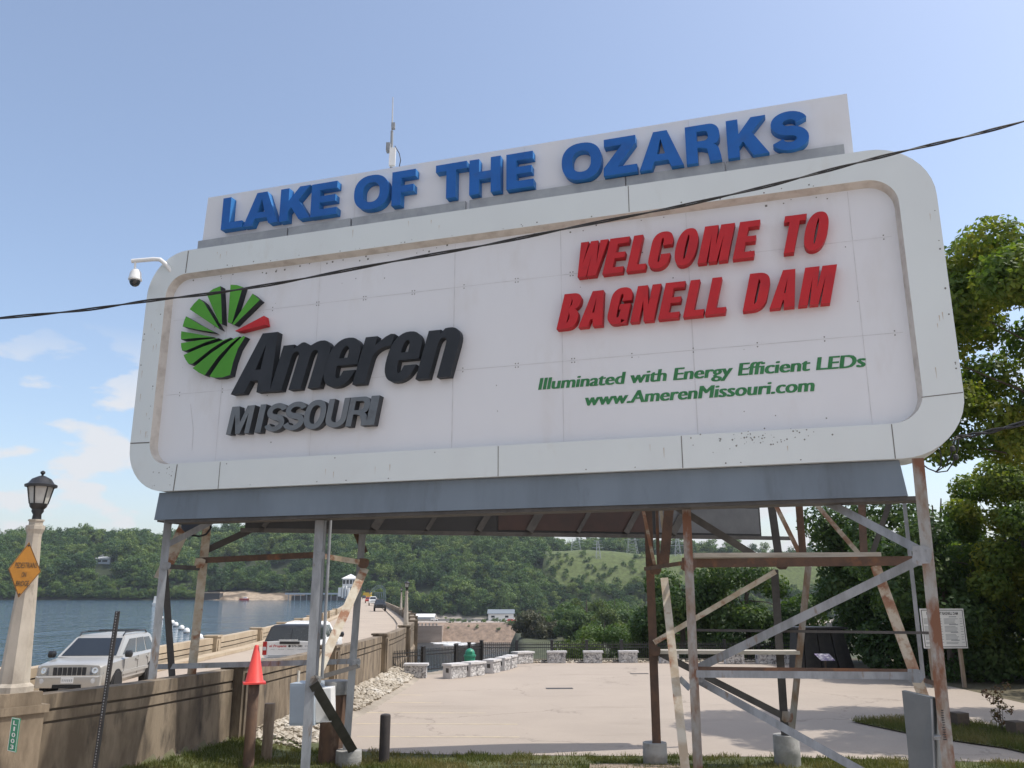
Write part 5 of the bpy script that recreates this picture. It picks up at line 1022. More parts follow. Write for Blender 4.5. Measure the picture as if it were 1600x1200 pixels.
def _suv(name, label, loc, rz, paint, L_=4.75, W=1.87, Hh=1.70, group=None, detail=True, z0=.36, roofrack=True, cat='car', slots=7):
    r = thing(name, label, cat, loc, rz, group); h = L_ / 2; w = W / 2; zh = Hh * .62; zb2 = Hh * .66; mb = MB()
    loft(mb, [sect(h, w * .86, z0 + .10, zh - .08, zh - .09, .06), sect(h - .10, w * .95, z0, zh - .04, zh - .05, .10), sect(h - .55, w, z0, zh, zh - .02, .12), sect(h - 1.25, w, z0, zb2 - .04, zb2 - .02, .10), sect(0, w, z0, zb2, zb2 + .01, .08), sect(-h + .5, w, z0, zb2 + .02, zb2 + .03, .08), sect(-h + .08, w * .97, z0 + .06, zb2, zb2 + .02, .08), sect(-h, w * .9, z0 + .14, zb2 - .06, zb2 - .02, .08)])
    mb.build('body', paint, r, True)
    mb = MB(); cb = cabin(mb, h - 1.18, h - 2.0, -h + .42, -h + .10, w * .90, w * .74, zb2 - .01, Hh); mb.build('cabin', paint, r, True); ce = (0, 0, Hh * .8)
    mb = MB(); pane(mb, cb['front'], .05, .95, .06, .97, .012, ce); mb.build('windscreen', M['glass'], r)
    mb = MB(); pane(mb, cb['rear'], .07, .93, .1, .93, .012, ce); mb.build('rear_window', M['glass'], r)
    for sd_ in ('left', 'right'):
        for u0, u1, v1 in ((.17, .40, .9), (.43, .68, .9), (.71, .93, .88)):
            mb = MB(); q = cb[sd_]; P = [bil(q, u0 if v else u0 - (.0 if u0 > .2 else .10), v) for u0, v in ((u0, .08),)]
            pts = [bil(q, u0 - (.09 if u0 < .2 else 0), .08), bil(q, u1, .08), bil(q, u1 - (.03 if u1 > .9 else 0), v1), bil(q, u0, v1)]; n = (pts[1] - pts[0]).cross(pts[3] - pts[0]).normalized(); n = n if n @ (sum(pts, Vector()) / 4 - Vector(ce)) > 0 else -n
            mb.hexa([p + n * .001 for p in pts] + [p + n * .010 for p in pts]); mb.build('side_window', M['glass'], r)
    R_ = Hh * .215
    for x in (h - .93, -h + .95):
        for y in (-1, 1):
            mb = MB(); pr = [(math.cos(R(a)) * (R_ + .07), math.sin(R(a)) * (R_ + .07) + R_) for a in range(-10, 191, 15)]; mb.prism(pr, [], lambda u, v, p, x=x, y=y: (x + u, y * p, v), w * .93, w + .006); mb.build('wheel_arch', M['rubber'], r)
            wheel(r, x, y * (w - .085), R_, .25, y)
    # front
    zf = zh - .13; mb = MB(); fx0 = h + .0
    if slots:
        for k in range(slots): yy = (k - (slots - 1) / 2) * .125; mb.hexa([(fx0 + dx, yy + dy, zz) for zz in (zf - .29, zf - .0) for dx, dy in ((-.05, -.05), (.016, -.05), (.016, .05), (-.05, .05))])
    else: mb.box((fx0 - .01, 0, zf - .08), (.05, W * .5, .16))
    mb.build('grille', M['blackmetal'], r)
    mb = MB(); loft(mb, [[(h + dx, y, z) for y, z in ((-.5 * W * .88, z0 + .02), (.5 * W * .88, z0 + .02), (.5 * W * .9, z0 + .32), (-.5 * W * .9, z0 + .32))] for dx in (-.2, .07)] + [[(h + .10, y, z) for y, z in ((-.5 * W * .80, z0 + .06), (.5 * W * .80, z0 + .06), (.5 * W * .82, z0 + .29), (-.5 * W * .82, z0 + .29))]]); mb.build('front_bumper', paint, r, True)
    mb = MB(); mb.box((h + .10, 0, z0 + .06), (.03, .74, .09)); mb.build('air_intake', M['rubber'], r)
    if detail:
        mb = MB(); mb.box((h + .108, 0, z0 + .22), (.012, .32, .16)); pl = mb.build('number_plate', M['white'], r); 
        mb = MB()
        for k in range(6): mb.box((h + .116, -.12 + k * .048, z0 + .215), (.003, .026, .06))
        mb.build('plate_marks', M['strip'], pl)
        mb = MB(); mb.box((h + .105, 0, z0 + .335), (.012, W * .8, .015)); mb.build('bumper_trim', M['chrome'], r)
        for y in (-1, 1):
            mb = MB(); mb.lathe((h + .07, y * W * .36, z0 + .20), [(.07, 0), (.075, .03), (.05, .035), (.01, .036)], 14, ax=(1, y * .15, 0)); mb.build('fog_light', M['lampglass'], r, True)
    for y in (-1, 1):
        mb = MB(); mb.hexa([(h + .02, y * W * .285, zf - .20), (h - .06, y * W * .46, zf - .18), (h - .30, y * W * .485, zf - .16), (h - .12, y * W * .285, zf - .20), (h + .012, y * W * .285, zf + .0), (h - .08, y * W * .452, zf + .01), (h - .32, y * W * .478, zf + .02), (h - .14, y * W * .285, zf + .0)]); hl = mb.build('headlight', M['headlens'], r)
        if detail: mb = MB(); mb.lathe((h + .005, y * W * .35, zf - .09), [(.085, -.02), (.085, .03), (.06, .035), (.02, .02)], 14, ax=(1, y * .45, .15)); mb.build('reflector', M['chrome'], hl, True)
        if detail:
            mb = MB(); mb.hexa([(h - .30, y * (w + .004), zf - .15), (h - .38, y * (w + .006), zf - .15), (h - .38, y * (w - .05), zf - .15), (h - .30, y * (w - .05), zf - .15), (h - .31, y * (w - .0), zf + .0), (h - .36, y * (w - .0), zf + .0), (h - .36, y * (w - .05), zf + .0), (h - .31, y * (w - .05), zf + .0)]); mb.build('side_marker', M['amber'], r)
            mb = MB(); mb.lathe((h - 1.35, y * (w + .12), zb2 + .06), [(.02, -.11), (.10, -.07), (.10, .07), (.02, .11)], 10, ax=(.2, 1, 0)); mb.build('mirror', M['blackmetal'], r, True)
            for x in (h - 2.45, h - 3.45): mb = MB(); mb.box((x, y * (w + .012), zb2 - .14), (.20, .03, .045)); mb.build('door_handle', paint, r)
            mb = MB()
            for x in (h - 1.42, h - 2.58, h - 3.52): mb.box((x, y * (w + .001), (z0 + zb2) / 2 + .06), (.014, .006, zb2 - z0 - .22))
            mb.build('door_seam', M['rubber'], r)
            mb = MB(); mb.box((h - 2.4, y * (w + .01), z0 + .28), (2.3, .03, .09)); mb.build('side_moulding', paint, r)
        mb = MB(); mb.box((-h + .02, y * W * .42, zb2 - .16), (.06, .2, .3)); mb.build('tail_light', M['redlens'], r)
    if roofrack:
        for y in (-1, 1): mb = MB(); mb.tube([(h - 2.05, y * w * .66, Hh - .02), (h - 2.2, y * w * .66, Hh + .06), (-h + .75, y * w * .66, Hh + .06), (-h + .6, y * w * .66, Hh - .02)], .022, 6); mb.build('roof_rail', M['blackmetal'], r)
        mb = MB()
        for x in (h - 2.6, h - 3.5): mb.tube([(x, -w * .66, Hh + .075), (x, w * .66, Hh + .075)], .018, 6)
        mb.build('cross_bar', M['blackmetal'], r)
    return r
c = G(106, 1097, ROAD_Z); hd = Vector((.10, -1, 0)).normalized(); cpos = Vector((c.x, c.y, ROAD_Z)) - hd * 2.2 + Vector((.02, 0, .005))
make_suv('parked_car', 'silver sport utility car with black slotted grille and roof rack behind the near wall', cpos, math.atan2(hd.y, hd.x), M['silver'], Hh=1.66)
# pickup truck seen from behind
c = A(449, 1031, 32.8); r = thing('pickup_truck', 'white pickup truck with dark camper top and lettered tailgate seen from behind', 'truck', (c.x, c.y + 2.9, ROAD_Z + .005), math.atan2(1, -.02)); r.scale = (1, 1, .87); LOCAL[0] = True; wp = M['white']; h, w = 2.9, 1.015
mb = MB(); loft(mb, [sect(x, ww, .52, zt, zt, .05) for x, ww, zt in ((-h, w * .97, 1.24), (-h + .1, w, 1.26), (-.5, w, 1.26), (.4, w, 1.26), (1.5, w, 1.24), (1.62, w, 1.22), (h - .2, w * .97, 1.16), (h, w * .9, 1.05))]); mb.build('body', wp, r, True)
mb = MB(); cb = cabin(mb, 1.5, .75, -.75, -.85, w * .93, w * .76, 1.24, 1.98); mb.build('cab', wp, r, True); ce = (0.2, 0, 1.5)
for s_ in ('left', 'right'):
    for u0, u1 in ((.2, .52), (.56, .9)): mb = MB(); pane(mb, cb[s_], u0, u1, .1, .9, .01, ce); mb.build('side_window', M['glass'], r)
mb = MB(); pane(mb, cb['front'], .06, .94, .08, .95, .01, ce); mb.build('windscreen', M['glass'], r)
mb = MB(); cc_ = cabin(mb, -.9, -.95, -h + .35, -h + .03, w * .95, w * .82, 1.25, 1.92); top_ = mb.build('camper_top', M['blackmetal'], r, True)
mb = MB(); pane(mb, cc_['rear'], .04, .49, .05, .95, .015, (-1.5, 0, 1.5)); pane(mb, cc_['rear'], .51, .96, .05, .95, .015, (-1.5, 0, 1.5)); mb.build('rear_window', M['glass'], top_)
for s_ in ('left', 'right'): mb = MB(); pane(mb, cc_[s_], .08, .92, .1, .88, .012, (-1.5, 0, 1.5)); mb.build('side_window', M['glass'], top_)
mb = MB(); mb.box((-.2, 0, 2.0), (.12, 1.0, .05)); mb.build('roof_light', M['white'], r)
mb = MB(); mb.box((-h - .015, 0, .93), (.05, 1.62, .62)); tg = mb.build('tailgate', wp, r)
mb = MB(); mb.box((-h - .05, 0, 1.20), (.07, .74, .11)); mb.build('handle_trim', M['blackmetal'], tg)
mb = MB(); mb.box((-h - .06, .05, 1.31), (.08, .7, .03)); mb.build('spoiler', wp, tg)
mb = MB(); mb.box((-h - .043, 0, .66), (.004, 1.58, .04)); mb.build('lower_trim', M['strip'], tg)
mw = r.matrix_basis
def tailtxt(s_, y0, z0_, wd, ht, mat, sh=0, bold=.02):
    text_mesh('lettering', s_, mat, None, lambda x, y: Vector((-h - .046, y0 - x, z0_ + y)), wd, ht, sh, bold); o = [q for q in col.objects if q.name.startswith('lettering')][-1]
    o = bpy.context.scene.objects[max((q.name for q in col.objects if q.name.startswith('lettering') and q.parent is None), key=len)]; o.parent = tg
tailtxt('el Propane', .76, 1.02, .64, .10, M['red'], .2); tailtxt('573-280', -.08, 1.02, .40, .085, M['blackmetal']); tailtxt('4114', -.56, 1.03, .18, .06, M['strip'])
tailtxt('sales  -  service  -  delivery  -  installation', .70, .91, 1.36, .04, M['strip'], 0, .01)
mb = MB(); mb.lathe((-h - .046, .0, 1.06), [(.05, -.002), (.05, .001)], 12, ax=(1, 0, 0)); mb.build('badge', M['blackmetal'], tg)
for y in (-1, 1):
    mb = MB(); mb.box((-h + .01, y * .93, .97), (.06, .15, .55)); o = mb.build('tail_light', M['redlens'], r); mb = MB(); mb.box((-h - .025, y * .93, .96), (.02, .12, .14)); mb.build('reversing_lens', M['lampglass'], o)
    for x in (-1.75, 1.95): wheel(r, x, y * (w - .12), .40, .28, y)
    mb = MB(); mb.lathe((1.25, y * 1.16, 1.33), [(.03, -.14), (.13, -.1), (.13, .1), (.03, .14)], 8, ax=(.1, 1, 0)); mb.build('mirror', M['blackmetal'], r)
mb = MB(); mb.box((-h - .12, .62, .50), (.22, .72, .16)); mb.box((-h - .12, -.62, .50), (.22, .72, .16)); mb.box((-h - .08, 0, .46), (.2, .52, .1)); mb.build('rear_bumper', M['chrome'], r)
mb = MB(); mb.box((-h - .135, .0, .53), (.01, .31, .12)); mb.build('number_plate', M['lampglass'], r)
LOCAL[0] = False
# far traffic on the dam
def far_car(px, py, lab, paint, name='parked_car', sc_=1.0, Hh=1.85, slots=7, cat='car'):
    p = G(px, py, ROAD_Z); hd = Vector((.175, -1, 0)).normalized(); return make_suv(name, lab, (p.x, p.y + 2.2, ROAD_Z + .004), math.atan2(hd.y, hd.x), paint, 4.4, 1.9, Hh, 'traffic coming along the dam', False, .52, False, cat, slots)
far_car(590, 955.5, 'black off road car leading the traffic on the dam road', M['blackmetal'], Hh=1.9)
far_car(580, 946.5, 'white car second in the line of traffic, behind the black one', M['white'], Hh=2.1, slots=0)
far_car(573.5, 942.5, 'pale red car third in the line of traffic on the dam', M['redveh'], Hh=1.8, slots=0)
far_car(567.5, 936.5, 'dark car farthest back in the line of traffic on the dam', M['darksteel'], Hh=1.9, slots=0)
p = G(574, 935, ROAD_Z); root = thing('crane_truck', 'small yellow machine far along the dam road', 'truck', (p.x, p.y, ROAD_Z))
s_ = p.y / 300; mb = MB(); mb.box(Vector(p) + ZV * 1.2 * s_, (2.6 * s_, 5, 1.6 * s_)); mb.build('body', M['yellowveh'], root); mb = MB(); mb.box(Vector(p) + Vector((.3, 0, 2.5 * s_)), (1.8 * s_, 2, 1.2 * s_)); mb.build('cab', M['glass'], root); mb = MB(); mb.box(Vector(p) + ZV * .35, (2.7 * s_, 4.6, .5)); mb.build('chassis', M['rubber'], root)
# ---------------------------------------------------------------- things on the dam and across the water
def truss(mb, a, b, w, n, t):
    a, b = Vector(a), Vector(b); d = b - a; up = Vector((0, 0, w))
    mb.bar(a, b, t, t); mb.bar(a + up, b + up, t, t)
    for k in range(n): mb.bar(a + d * (k / n), a + d * ((k + .5) / n) + up, t * .7, t * .7); mb.bar(a + d * ((k + .5) / n) + up, a + d * ((k + 1) / n), t * .7, t * .7)
Yg = 330; root = thing('gantry_crane', 'grey green lattice gantry and curved boom over the far dam road', 'crane', (A(590, 935, Yg).x, Yg, ROAD_Z)); mb = MB()
pts = [A(x, y, Yg) for x, y in ((577, 927), (583, 919), (590, 914.5), (596, 914.5), (601, 919), (602, 934))]; pt2 = [A(x, y, Yg) for x, y in ((580, 929), (586, 922), (591, 918.5), (596, 918.5), (599, 922), (600, 934))]
for a, b in list(zip(pts, pts[1:])) + list(zip(pt2, pt2[1:])) + list(zip(pts, pt2)) + list(zip(pts, pt2[1:])): mb.bar(a, b, .22, .22)
mb.build('boom', M['trussgreen'], root); mb = MB()
for a, b in (((585, 926), (602.5, 926)), ((586, 926), (586, 943)), ((589, 926), (589, 936)), ((592.5, 926), (592.5, 936)), ((596, 926), (596, 937)), ((599, 926), (599, 937)), ((602, 920), (602, 944)), ((586, 934.5), (604, 934.5))): mb.bar(A(*a, Yg - 3), A(*b, Yg - 3), .3, .3)
mb.build('frame', M['trussgreen'], root)
Yt = 520; root = thing('gate_house', 'white square gate house with a hipped white roof at the far end of the dam', 'building', (A(548, 930, Yt).x, Yt, ROAD_Z)); x0, x1 = A(535, 915, Yt).x, A(556, 915, Yt).x; z = [A(548, v, Yt).z for v in (936, 917, 914, 904, 902, 896.5)]
def rbox(mb, x0, x1, y0, y1, z0, z1): mb.box(((x0 + x1) / 2, (y0 + y1) / 2, (z0 + z1) / 2), (x1 - x0, y1 - y0, z1 - z0))
mb = MB(); rbox(mb, x0, x1, Yt, Yt + 8, z[1], z[3]); mb.build('upper_wall', wp, root); mb = MB(); rbox(mb, x0 + 1.2, x1 - .2, Yt + .5, Yt + 7, z[0], z[1]); mb.build('lower_wall', M['boxgrey'], root)
mb = MB(); k = (x1 - x0) / 4 
for i in range(4): rbox(mb, x0 + k * i + .25, x0 + k * (i + 1) - .25, Yt - .06, Yt - .01, A(548, 912.5, Yt).z, A(548, 906, Yt).z)
mb.build('window_band', M['glass'], root); cxm = (x0 + x1) / 2; mb = MB(); mb.add([(x0 - .7, Yt - .7, z[3]), (x1 + .7, Yt - .7, z[3]), (x1 + .7, Yt + 8.7, z[3]), (x0 - .7, Yt + 8.7, z[3]), (cxm, Yt + 4, z[5])], [(0, 1, 4), (1, 2, 4), (2, 3, 4), (3, 0, 4), (3, 2, 1, 0)]); mb.build('roof', wp, root)
mb = MB(); 
for xa, xb, ya, yb in ((528.5, 533, 918, 932), (534, 536.5, 916, 934), (539, 541, 915, 932), (542.5, 545, 918, 935)): rbox(mb, A(xa, 920, Yt - 6).x, A(xb, 920, Yt - 6).x, Yt - 6, Yt - 3, A(540, yb, Yt - 6).z, A(540, ya, Yt - 6).z)
mb.build('white_pillars', wp, root)
Yb_ = 630; root = thing('boat_dock', 'long low dark roofed dock on the far shore left of the gate house', 'dock', (A(490, 935, Yb_).x, Yb_, LAKE_Z)); mb = MB(); rbox(mb, A(445, 930, Yb_).x, A(530, 930, Yb_).x, Yb_, Yb_ + 10, A(480, 929, Yb_).z, A(480, 926.5, Yb_).z); mb.build('roof', M['boxgrey'], root)
mb = MB(); rbox(mb, A(455, 930, Yb_).x, A(545, 930, Yb_).x, Yb_ + 1, Yb_ + 9, LAKE_Z, A(480, 930.5, Yb_).z); mb.build('deck', M['darksteel'], root); mb = MB()
for k in range(9): x = A(450 + k * 9.5, 930, Yb_).x; rbox(mb, x, x + .5, Yb_ + .5, Yb_ + 1, LAKE_Z, A(480, 928, Yb_).z)
mb.build('posts', M['strip'], root)
# buoys
bu = None
for i, (px, py) in enumerate(((252, 967), (269, 975), (274.5, 978.5), (283.5, 984), (291.5, 989), (312, 1000))):
    p = G(px, py, LAKE_Z)
    if bu is None:
        bu = thing('buoy', '', 'buoy', p, 0, 'white buoys in a line on the lake'); mb = MB(); mb.lathe(p, [(.18, -.15), (.36, .0), (.40, .22), (.34, .46), (.16, .62), (.03, .66)], 12); mb.build('float', wp, bu, True); mb = MB(); mb.lathe(p, [(.41, -.02), (.42, .08), (.40, .09)], 12); mb.build('waterline_band', M['darksteel'], bu, True); o = bu
    else: o = copy_tree(bu); o.location = p
    o['label'] = ('white buoy farthest out in the line, beside the left front leg', 'white buoy second farthest in the line on the lake', 'white buoy third farthest in the line on the lake', 'white buoy fourth farthest in the line on the lake', 'white buoy second nearest in the line on the lake', 'white buoy nearest the parapet in the line on the lake')[i]; o['group'] = 'white buoys in a line on the lake'
p = G(241.5, 947, LAKE_Z); root = thing('boat', 'small upright white boat shape far out on the lake behind the left front leg', 'boat', p); mb = MB(); s_ = p.y / 1340; mb.hexa([p + Vector(v) * s_ for v in ((-2.5, -2, 0), (2.5, -2, 0), (2, 6, 0), (-2, 6, 0), (-3.5, -2.5, 5), (3.5, -2.5, 5), (2.6, 7, 5), (-2.6, 7, 5))]); mb.build('hull', wp, root); mb = MB(); mb.hexa([p + Vector(v) * s_ for v in ((-2.4, -1, 5), (2.4, -1, 5), (2.2, 4, 5), (-2.2, 4, 5), (-2, 0, 15), (2, 0, 15), (1.8, 3, 15), (-1.8, 3, 15))]); mb.build('cabin', wp, root)
p = A(382, 937, 648); p.z = LAKE_Z; root = thing('boat', 'tiny red and white boat moored at the far bare shore', 'boat', p); mb = MB(); mb.hexa([p + Vector(v) for v in ((-3, -1, 0), (3, -1, 0), (3, 1, 0), (-3, 1, 0), (-3.6, -1.3, 1.2), (3.6, -1.3, 1.2), (3.6, 1.3, 1.2), (-3.6, 1.3, 1.2))]); mb.build('hull', M['redveh'], root); mb = MB(); mb.box(p + Vector((.6, 0, 1.8)), (2.6, 1.6, 1.2)); mb.build('cabin', wp, root)
for px, yt, yb, lab in ((349, 908, 922, 'left of two thin light poles on the bare far shore'), (374, 911, 923, 'right of two thin light poles on the bare far shore')):
    Y = 690; a, b = A(px, yt, Y), A(px, yb + 6, Y); root = thing('light_pole', lab, 'pole', b, 0, 'light poles on the far shore'); mb = MB(); mb.tube([b, a], .22, 6); mb.build('pole', M['lattice'], root); mb = MB(); mb.box(a, (1.4, .5, .4)); mb.build('lamp_head', M['lattice'], root)
Y = 648; root = thing('shore_building', 'low pale roofed boathouse on the bare far shore left of the rusty legs', 'building', A(330, 925, Y)); mb = MB(); rbox(mb, A(316, 930, Y).x, A(343, 930, Y).x, Y, Y + 8, -1, A(330, 927, Y).z); mb.build('wall', M['darksteel'], root); mb = MB(); rbox(mb, A(313, 930, Y).x, A(344, 930, Y).x, Y - 1, Y + 9, A(330, 927, Y).z, A(330, 925, Y).z); mb.build('roof', M['tanrock'], root)
def gable(name, label, px0, px1, ywall, yeave, yridge, Y, depth, wallm, roofm, windows=(), door=None, cat='building'):
    x0, x1 = A(px0, ywall, Y).x, A(px1, ywall, Y).x; zb_, ze, zr = A(800, ywall, Y).z, A(800, yeave, Y).z, A(800, yridge, Y).z
    root = thing(name, label, cat, ((x0 + x1) / 2, Y, zb_)); mb = MB(); rbox(mb, x0, x1, Y, Y + depth, zb_ - 4, ze); ym = Y + depth / 2
    mb.add([(x0, Y, ze), (x0, Y + depth, ze), (x0, ym, zr)], [(0, 1, 2)]); mb.add([(x1, Y, ze), (x1, Y + depth, ze), (x1, ym, zr)], [(2, 1, 0)]); mb.build('wall', wallm, root)
    mb = MB(); o_ = .8; mb.hexa([(x0 - o_, Y - o_, ze - .1), (x1 + o_, Y - o_, ze - .1), (x1 + o_, ym, zr), (x0 - o_, ym, zr), (x0 - o_, Y - o_, ze + .2), (x1 + o_, Y - o_, ze + .2), (x1 + o_, ym, zr + .3), (x0 - o_, ym, zr + .3)]); mb.hexa([(x0 - o_, ym + .01, zr), (x1 + o_, ym + .01, zr), (x1 + o_, Y + depth + o_, ze - .1), (x0 - o_, Y + depth + o_, ze - .1), (x0 - o_, ym + .01, zr + .3), (x1 + o_, ym + .01, zr + .3), (x1 + o_, Y + depth + o_, ze + .2), (x0 - o_, Y + depth + o_, ze + .2)]); mb.build('roof', roofm, root)
    for a, b, c_, d_ in windows: mb = MB(); rbox(mb, A(a, c_, Y).x, A(b, c_, Y).x, Y - .08, Y - .01, A(800, d_, Y).z, A(800, c_, Y).z); mb.build('window', M['glass'], root)
    return root
gable('white_shed', 'white metal shed with a grey gable roof on the far river bank', 763, 802.5, 969.5, 959, 953.3, 600, 26, wp, M['roofgrey'], ((767.5, 773, 962, 965), (789, 794.5, 962, 965)))
gable('white_shed', 'long low white roofed shed far across the river, just right of the dam wall', 640, 677, 969, 964.5, 960, 600, 16, M['boxgrey'], wp, ((653, 657, 967, 969),))
Y = 596; root = thing('concrete_apron', 'long grey concrete retaining wall along the top of the far river bank', 'wall', A(720, 972, Y)); mb = MB(); rbox(mb, A(636, 970, Y).x, A(758, 970, Y).x, Y, Y + 1.5, -16, A(720, 967, Y).z); mb.build('wall', M['footing'], root)
Y = 545; root = thing('training_wall', 'big brown stained concrete wall rising from the far edge of the river', 'wall', A(660, 985, Y)); mb = MB(); rbox(mb, A(600, 985, Y).x, A(691, 985, Y).x, Y - 2, Y + 18, RIVER_Z - 2, A(660, 977.5, Y).z); mb.build('wall', pm('brown stained concrete', (.34, .265, .21), .9, (.25, .19, .15), .12, stretch=(.3, .3, 2), c3=(.34, .28, .23), scale3=.2), root)
mb = MB(); 
for k in range(8): rbox(mb, A(642 + k * 5.6, 975, Y).x, A(644.2 + k * 5.6, 975, Y).x, Y - 1, Y, A(660, 977.3, Y).z, A(660, 974, Y).z)
mb.build('parapet_posts', M['footing'], root)
for px, py, Y, m_, lab, k in ((799, 976.5, 575, 'redveh', 'small red vehicle parked in front of the white metal shed', 1.15), (808, 972.5, 590, 'white', 'small white car parked right of the white metal shed', 1.0), (678.5, 968.5, 592, 'white', 'small white car beside the long low white roofed shed', 1.0)):
    p = A(px, py, Y); p.z = H(p.x, p.y) + .1; make_suv('parked_car', lab, p, .1, M[m_], 4.8 * k, 2.0, 1.9, 'cars on the far river bank', False, .4, False, 'car', 0)
# house on the hill
Y = 720; root = gable('hill_house', 'house with a pale metal roof peeping out of the wooded hill at left', 149, 171, 883, 873, 866.5, Y, 14, M['boxgrey'], M['lattice'], ((152, 158, 875, 878), (160, 168, 875, 878)))
# transmission towers
def pylon(px, ytop, ybot, Y, wpx, lab, kind):
    t_, b = A(px, ytop, Y), A(px, ybot, Y); hgt = t_.z - b.z; w = wpx / F_PX * Y * .5; root = thing('transmission_tower', lab, 'pylon', b, 0, 'transmission towers on the ridge'); mb = MB(); th = .28
    top_w = w * (.28 if kind == 0 else .55); n = 6
    lev = [b + ZV * (hgt * k / n) for k in range(n + 1)]; ws = [w + (top_w - w) * k / n for k in range(n + 1)]
    for k in range(n):
        for sx_ in (-1, 1):
            for sy_ in (-1, 1): mb.bar(lev[k] + Vector((sx_ * ws[k], sy_ * ws[k], 0)), lev[k + 1] + Vector((sx_ * ws[k + 1], sy_ * ws[k + 1], 0)), th, th)
        mb.bar(lev[k] + Vector((-ws[k], -ws[k], 0)), lev[k + 1] + Vector((ws[k + 1], -ws[k + 1], 0)), th * .6, th * .6); mb.bar(lev[k] + Vector((ws[k], -ws[k], 0)), lev[k + 1] + Vector((-ws[k + 1], -ws[k + 1], 0)), th * .6, th * .6)
    mb.build('lattice_body', M['lattice'], root); mb = MB()
    for f, l in (((1.0, 1.3), (.86, 1.6), (.72, 1.9)) if kind == 0 else ((1.0, 1.5), (.8, 1.5))): mb.bar(b + Vector((-w * l, 0, hgt * f)), b + Vector((w * l, 0, hgt * f)), th, th)
    mb.build('crossarm', M['lattice'], root)
pylon(935, 845, 884, 690, 9, 'slim lattice pylon standing in front of the grassy clearing', 0)
pylon(988, 838, 865, 760, 16, 'broad pale four legged pylon on the ridge left of the rusty tower leg', 1)
pylon(900, 842, 868, 780, 17, 'wide pale pylon on the ridge left of the slim one', 1)
pylon(1060, 841, 882, 700, 12, 'lattice pylon seen between the rusty legs of the right tower', 0)
pylon(622, 830, 850, 800, 3, 'thin mast on the wooded ridge just right of the rear left leg', 0)
# ---------------------------------------------------------------- vegetation
def leaf_cloud(rs, centers, radii, counts, size, up=.35, sq=.8):
    """diamond leaves spread through a set of clumps -> (verts, n)"""
    cs, ns = [], []
    for c, r, n in zip(centers, radii, counts):
        d = rs.normal(size=(n, 3)); d /= np.linalg.norm(d, axis=1)[:, None]
        rad = r * rs.uniform(.25, 1.0, size=(n, 1)) ** .55; p = d * rad; p[:, 2] *= sq
        cs.append(p + np.array(c)); nn = d + rs.normal(size=(n, 3)) * .65; nn[:, 2] += up; ns.append(nn)
    c = np.vstack(cs); nn = np.vstack(ns); nn /= np.linalg.norm(nn, axis=1)[:, None]
    t = np.cross(nn, rs.normal(size=nn.shape)); t /= np.linalg.norm(t, axis=1)[:, None]; b = np.cross(nn, t)
    s = size * rs.uniform(.6, 1.35, size=(len(c), 1)); V = np.empty((len(c), 4, 3)); V[:, 0] = c - t * s; V[:, 1] = c - b * s * .55; V[:, 2] = c + t * s; V[:, 3] = c + b * s * .55
    return V.reshape(-1, 3)
def quads_obj(name, V, mat, parent=None, link=True):
    n = len(V) // 4; me = bpy.data.meshes.new(name); me.vertices.add(len(V)); me.vertices.foreach_set('co', V.astype(np.float32).ravel()); me.loops.add(n * 4); me.loops.foreach_set('vertex_index', np.arange(n * 4, dtype=np.int32)); me.polygons.add(n); me.polygons.foreach_set('loop_start', np.arange(0, n * 4, 4, dtype=np.int32)); me.polygons.foreach_set('loop_total', np.full(n, 4, dtype=np.int32)); me.materials.append(mat); me.update(calc_edges=True); me.validate()
    o = bpy.data.objects.new(name, me)
    if link: col.objects.link(o)
    if parent: o.parent = parent
    return o
def tree(name, label, x, y, z0, top, rx, ry, crown_base, n_leaf, leaf, mat, seed, group=None, clumps=26, trunk_r=.22, clump_r=1.25, cat='tree', lean=(0, 0), sq=.8):
    rs = np.random.RandomState(seed); rg = random.Random(seed); root = thing(name, label, cat, (x, y, z0), 0, group); hc = (top - z0); cb = crown_base - z0
    cen, rad = [], []
    for i in range(clumps):
        for _ in range(40):
            u, v, w = rg.uniform(-1, 1), rg.uniform(-1, 1), rg.uniform(0, 1); sh = (1 - (2 * w - .85) ** 2 * .75)
            if u * u + v * v < sh and (u * u + v * v > .25 * sh or rg.random() < .45): break
        cen.append((u * rx + lean[0] * w, v * ry + lean[1] * w, cb + w * (hc - cb) - clump_r * .5)); rad.append(clump_r * rg.uniform(.65, 1.25))
    tot = sum(r ** 2 for r in rad); cnt = [max(20, int(n_leaf * r * r / tot)) for r in rad]
    V = leaf_cloud(rs, cen, rad, cnt, leaf, sq=sq); quads_obj('crown', V, mat, root)
    mb = MB(); tp = [Vector((0, 0, -.3)), Vector((rg.uniform(-.2, .2), 0, hc * .3)), Vector((rg.uniform(-.3, .3), rg.uniform(-.3, .3), hc * .62)), Vector((0, 0, hc * .9))]; mb.tube(tp, [trunk_r * 1.25, trunk_r, trunk_r * .6, trunk_r * .15], 8)
    for c in cen[::2]:
        e = Vector(c); st = tp[1].lerp(tp[2], rg.uniform(.1, 1)) if e.z > hc * .35 else tp[0].lerp(tp[1], rg.uniform(.5, 1)); mb.tube([st, st.lerp(e, .5) + ZV * .3, e], [trunk_r * .26, trunk_r * .13, trunk_r * .04], 5)
    mb.build('trunk', M['bark'], root, off=(0, 0, 0)); return root
near = 'trees round the parking lot'
tree('maple_tree', 'big maple with yellow green sunlit top overhanging the right edge above the sign end', 19.7, 27.0, 0, 17.0, 6.3, 5.0, 8.6, 95000, .105, M['leaf_maple'], 11, near, 66, .3, 1.2)
tree('maple_tree', 'yellow green maple with a narrow pointed top just right of the sign', 24.6, 40.5, .3, 11.2, 3.9, 3.2, 1.2, 62000, .11, M['leaf_maple'], 12, near, 60, .2, 1.0)
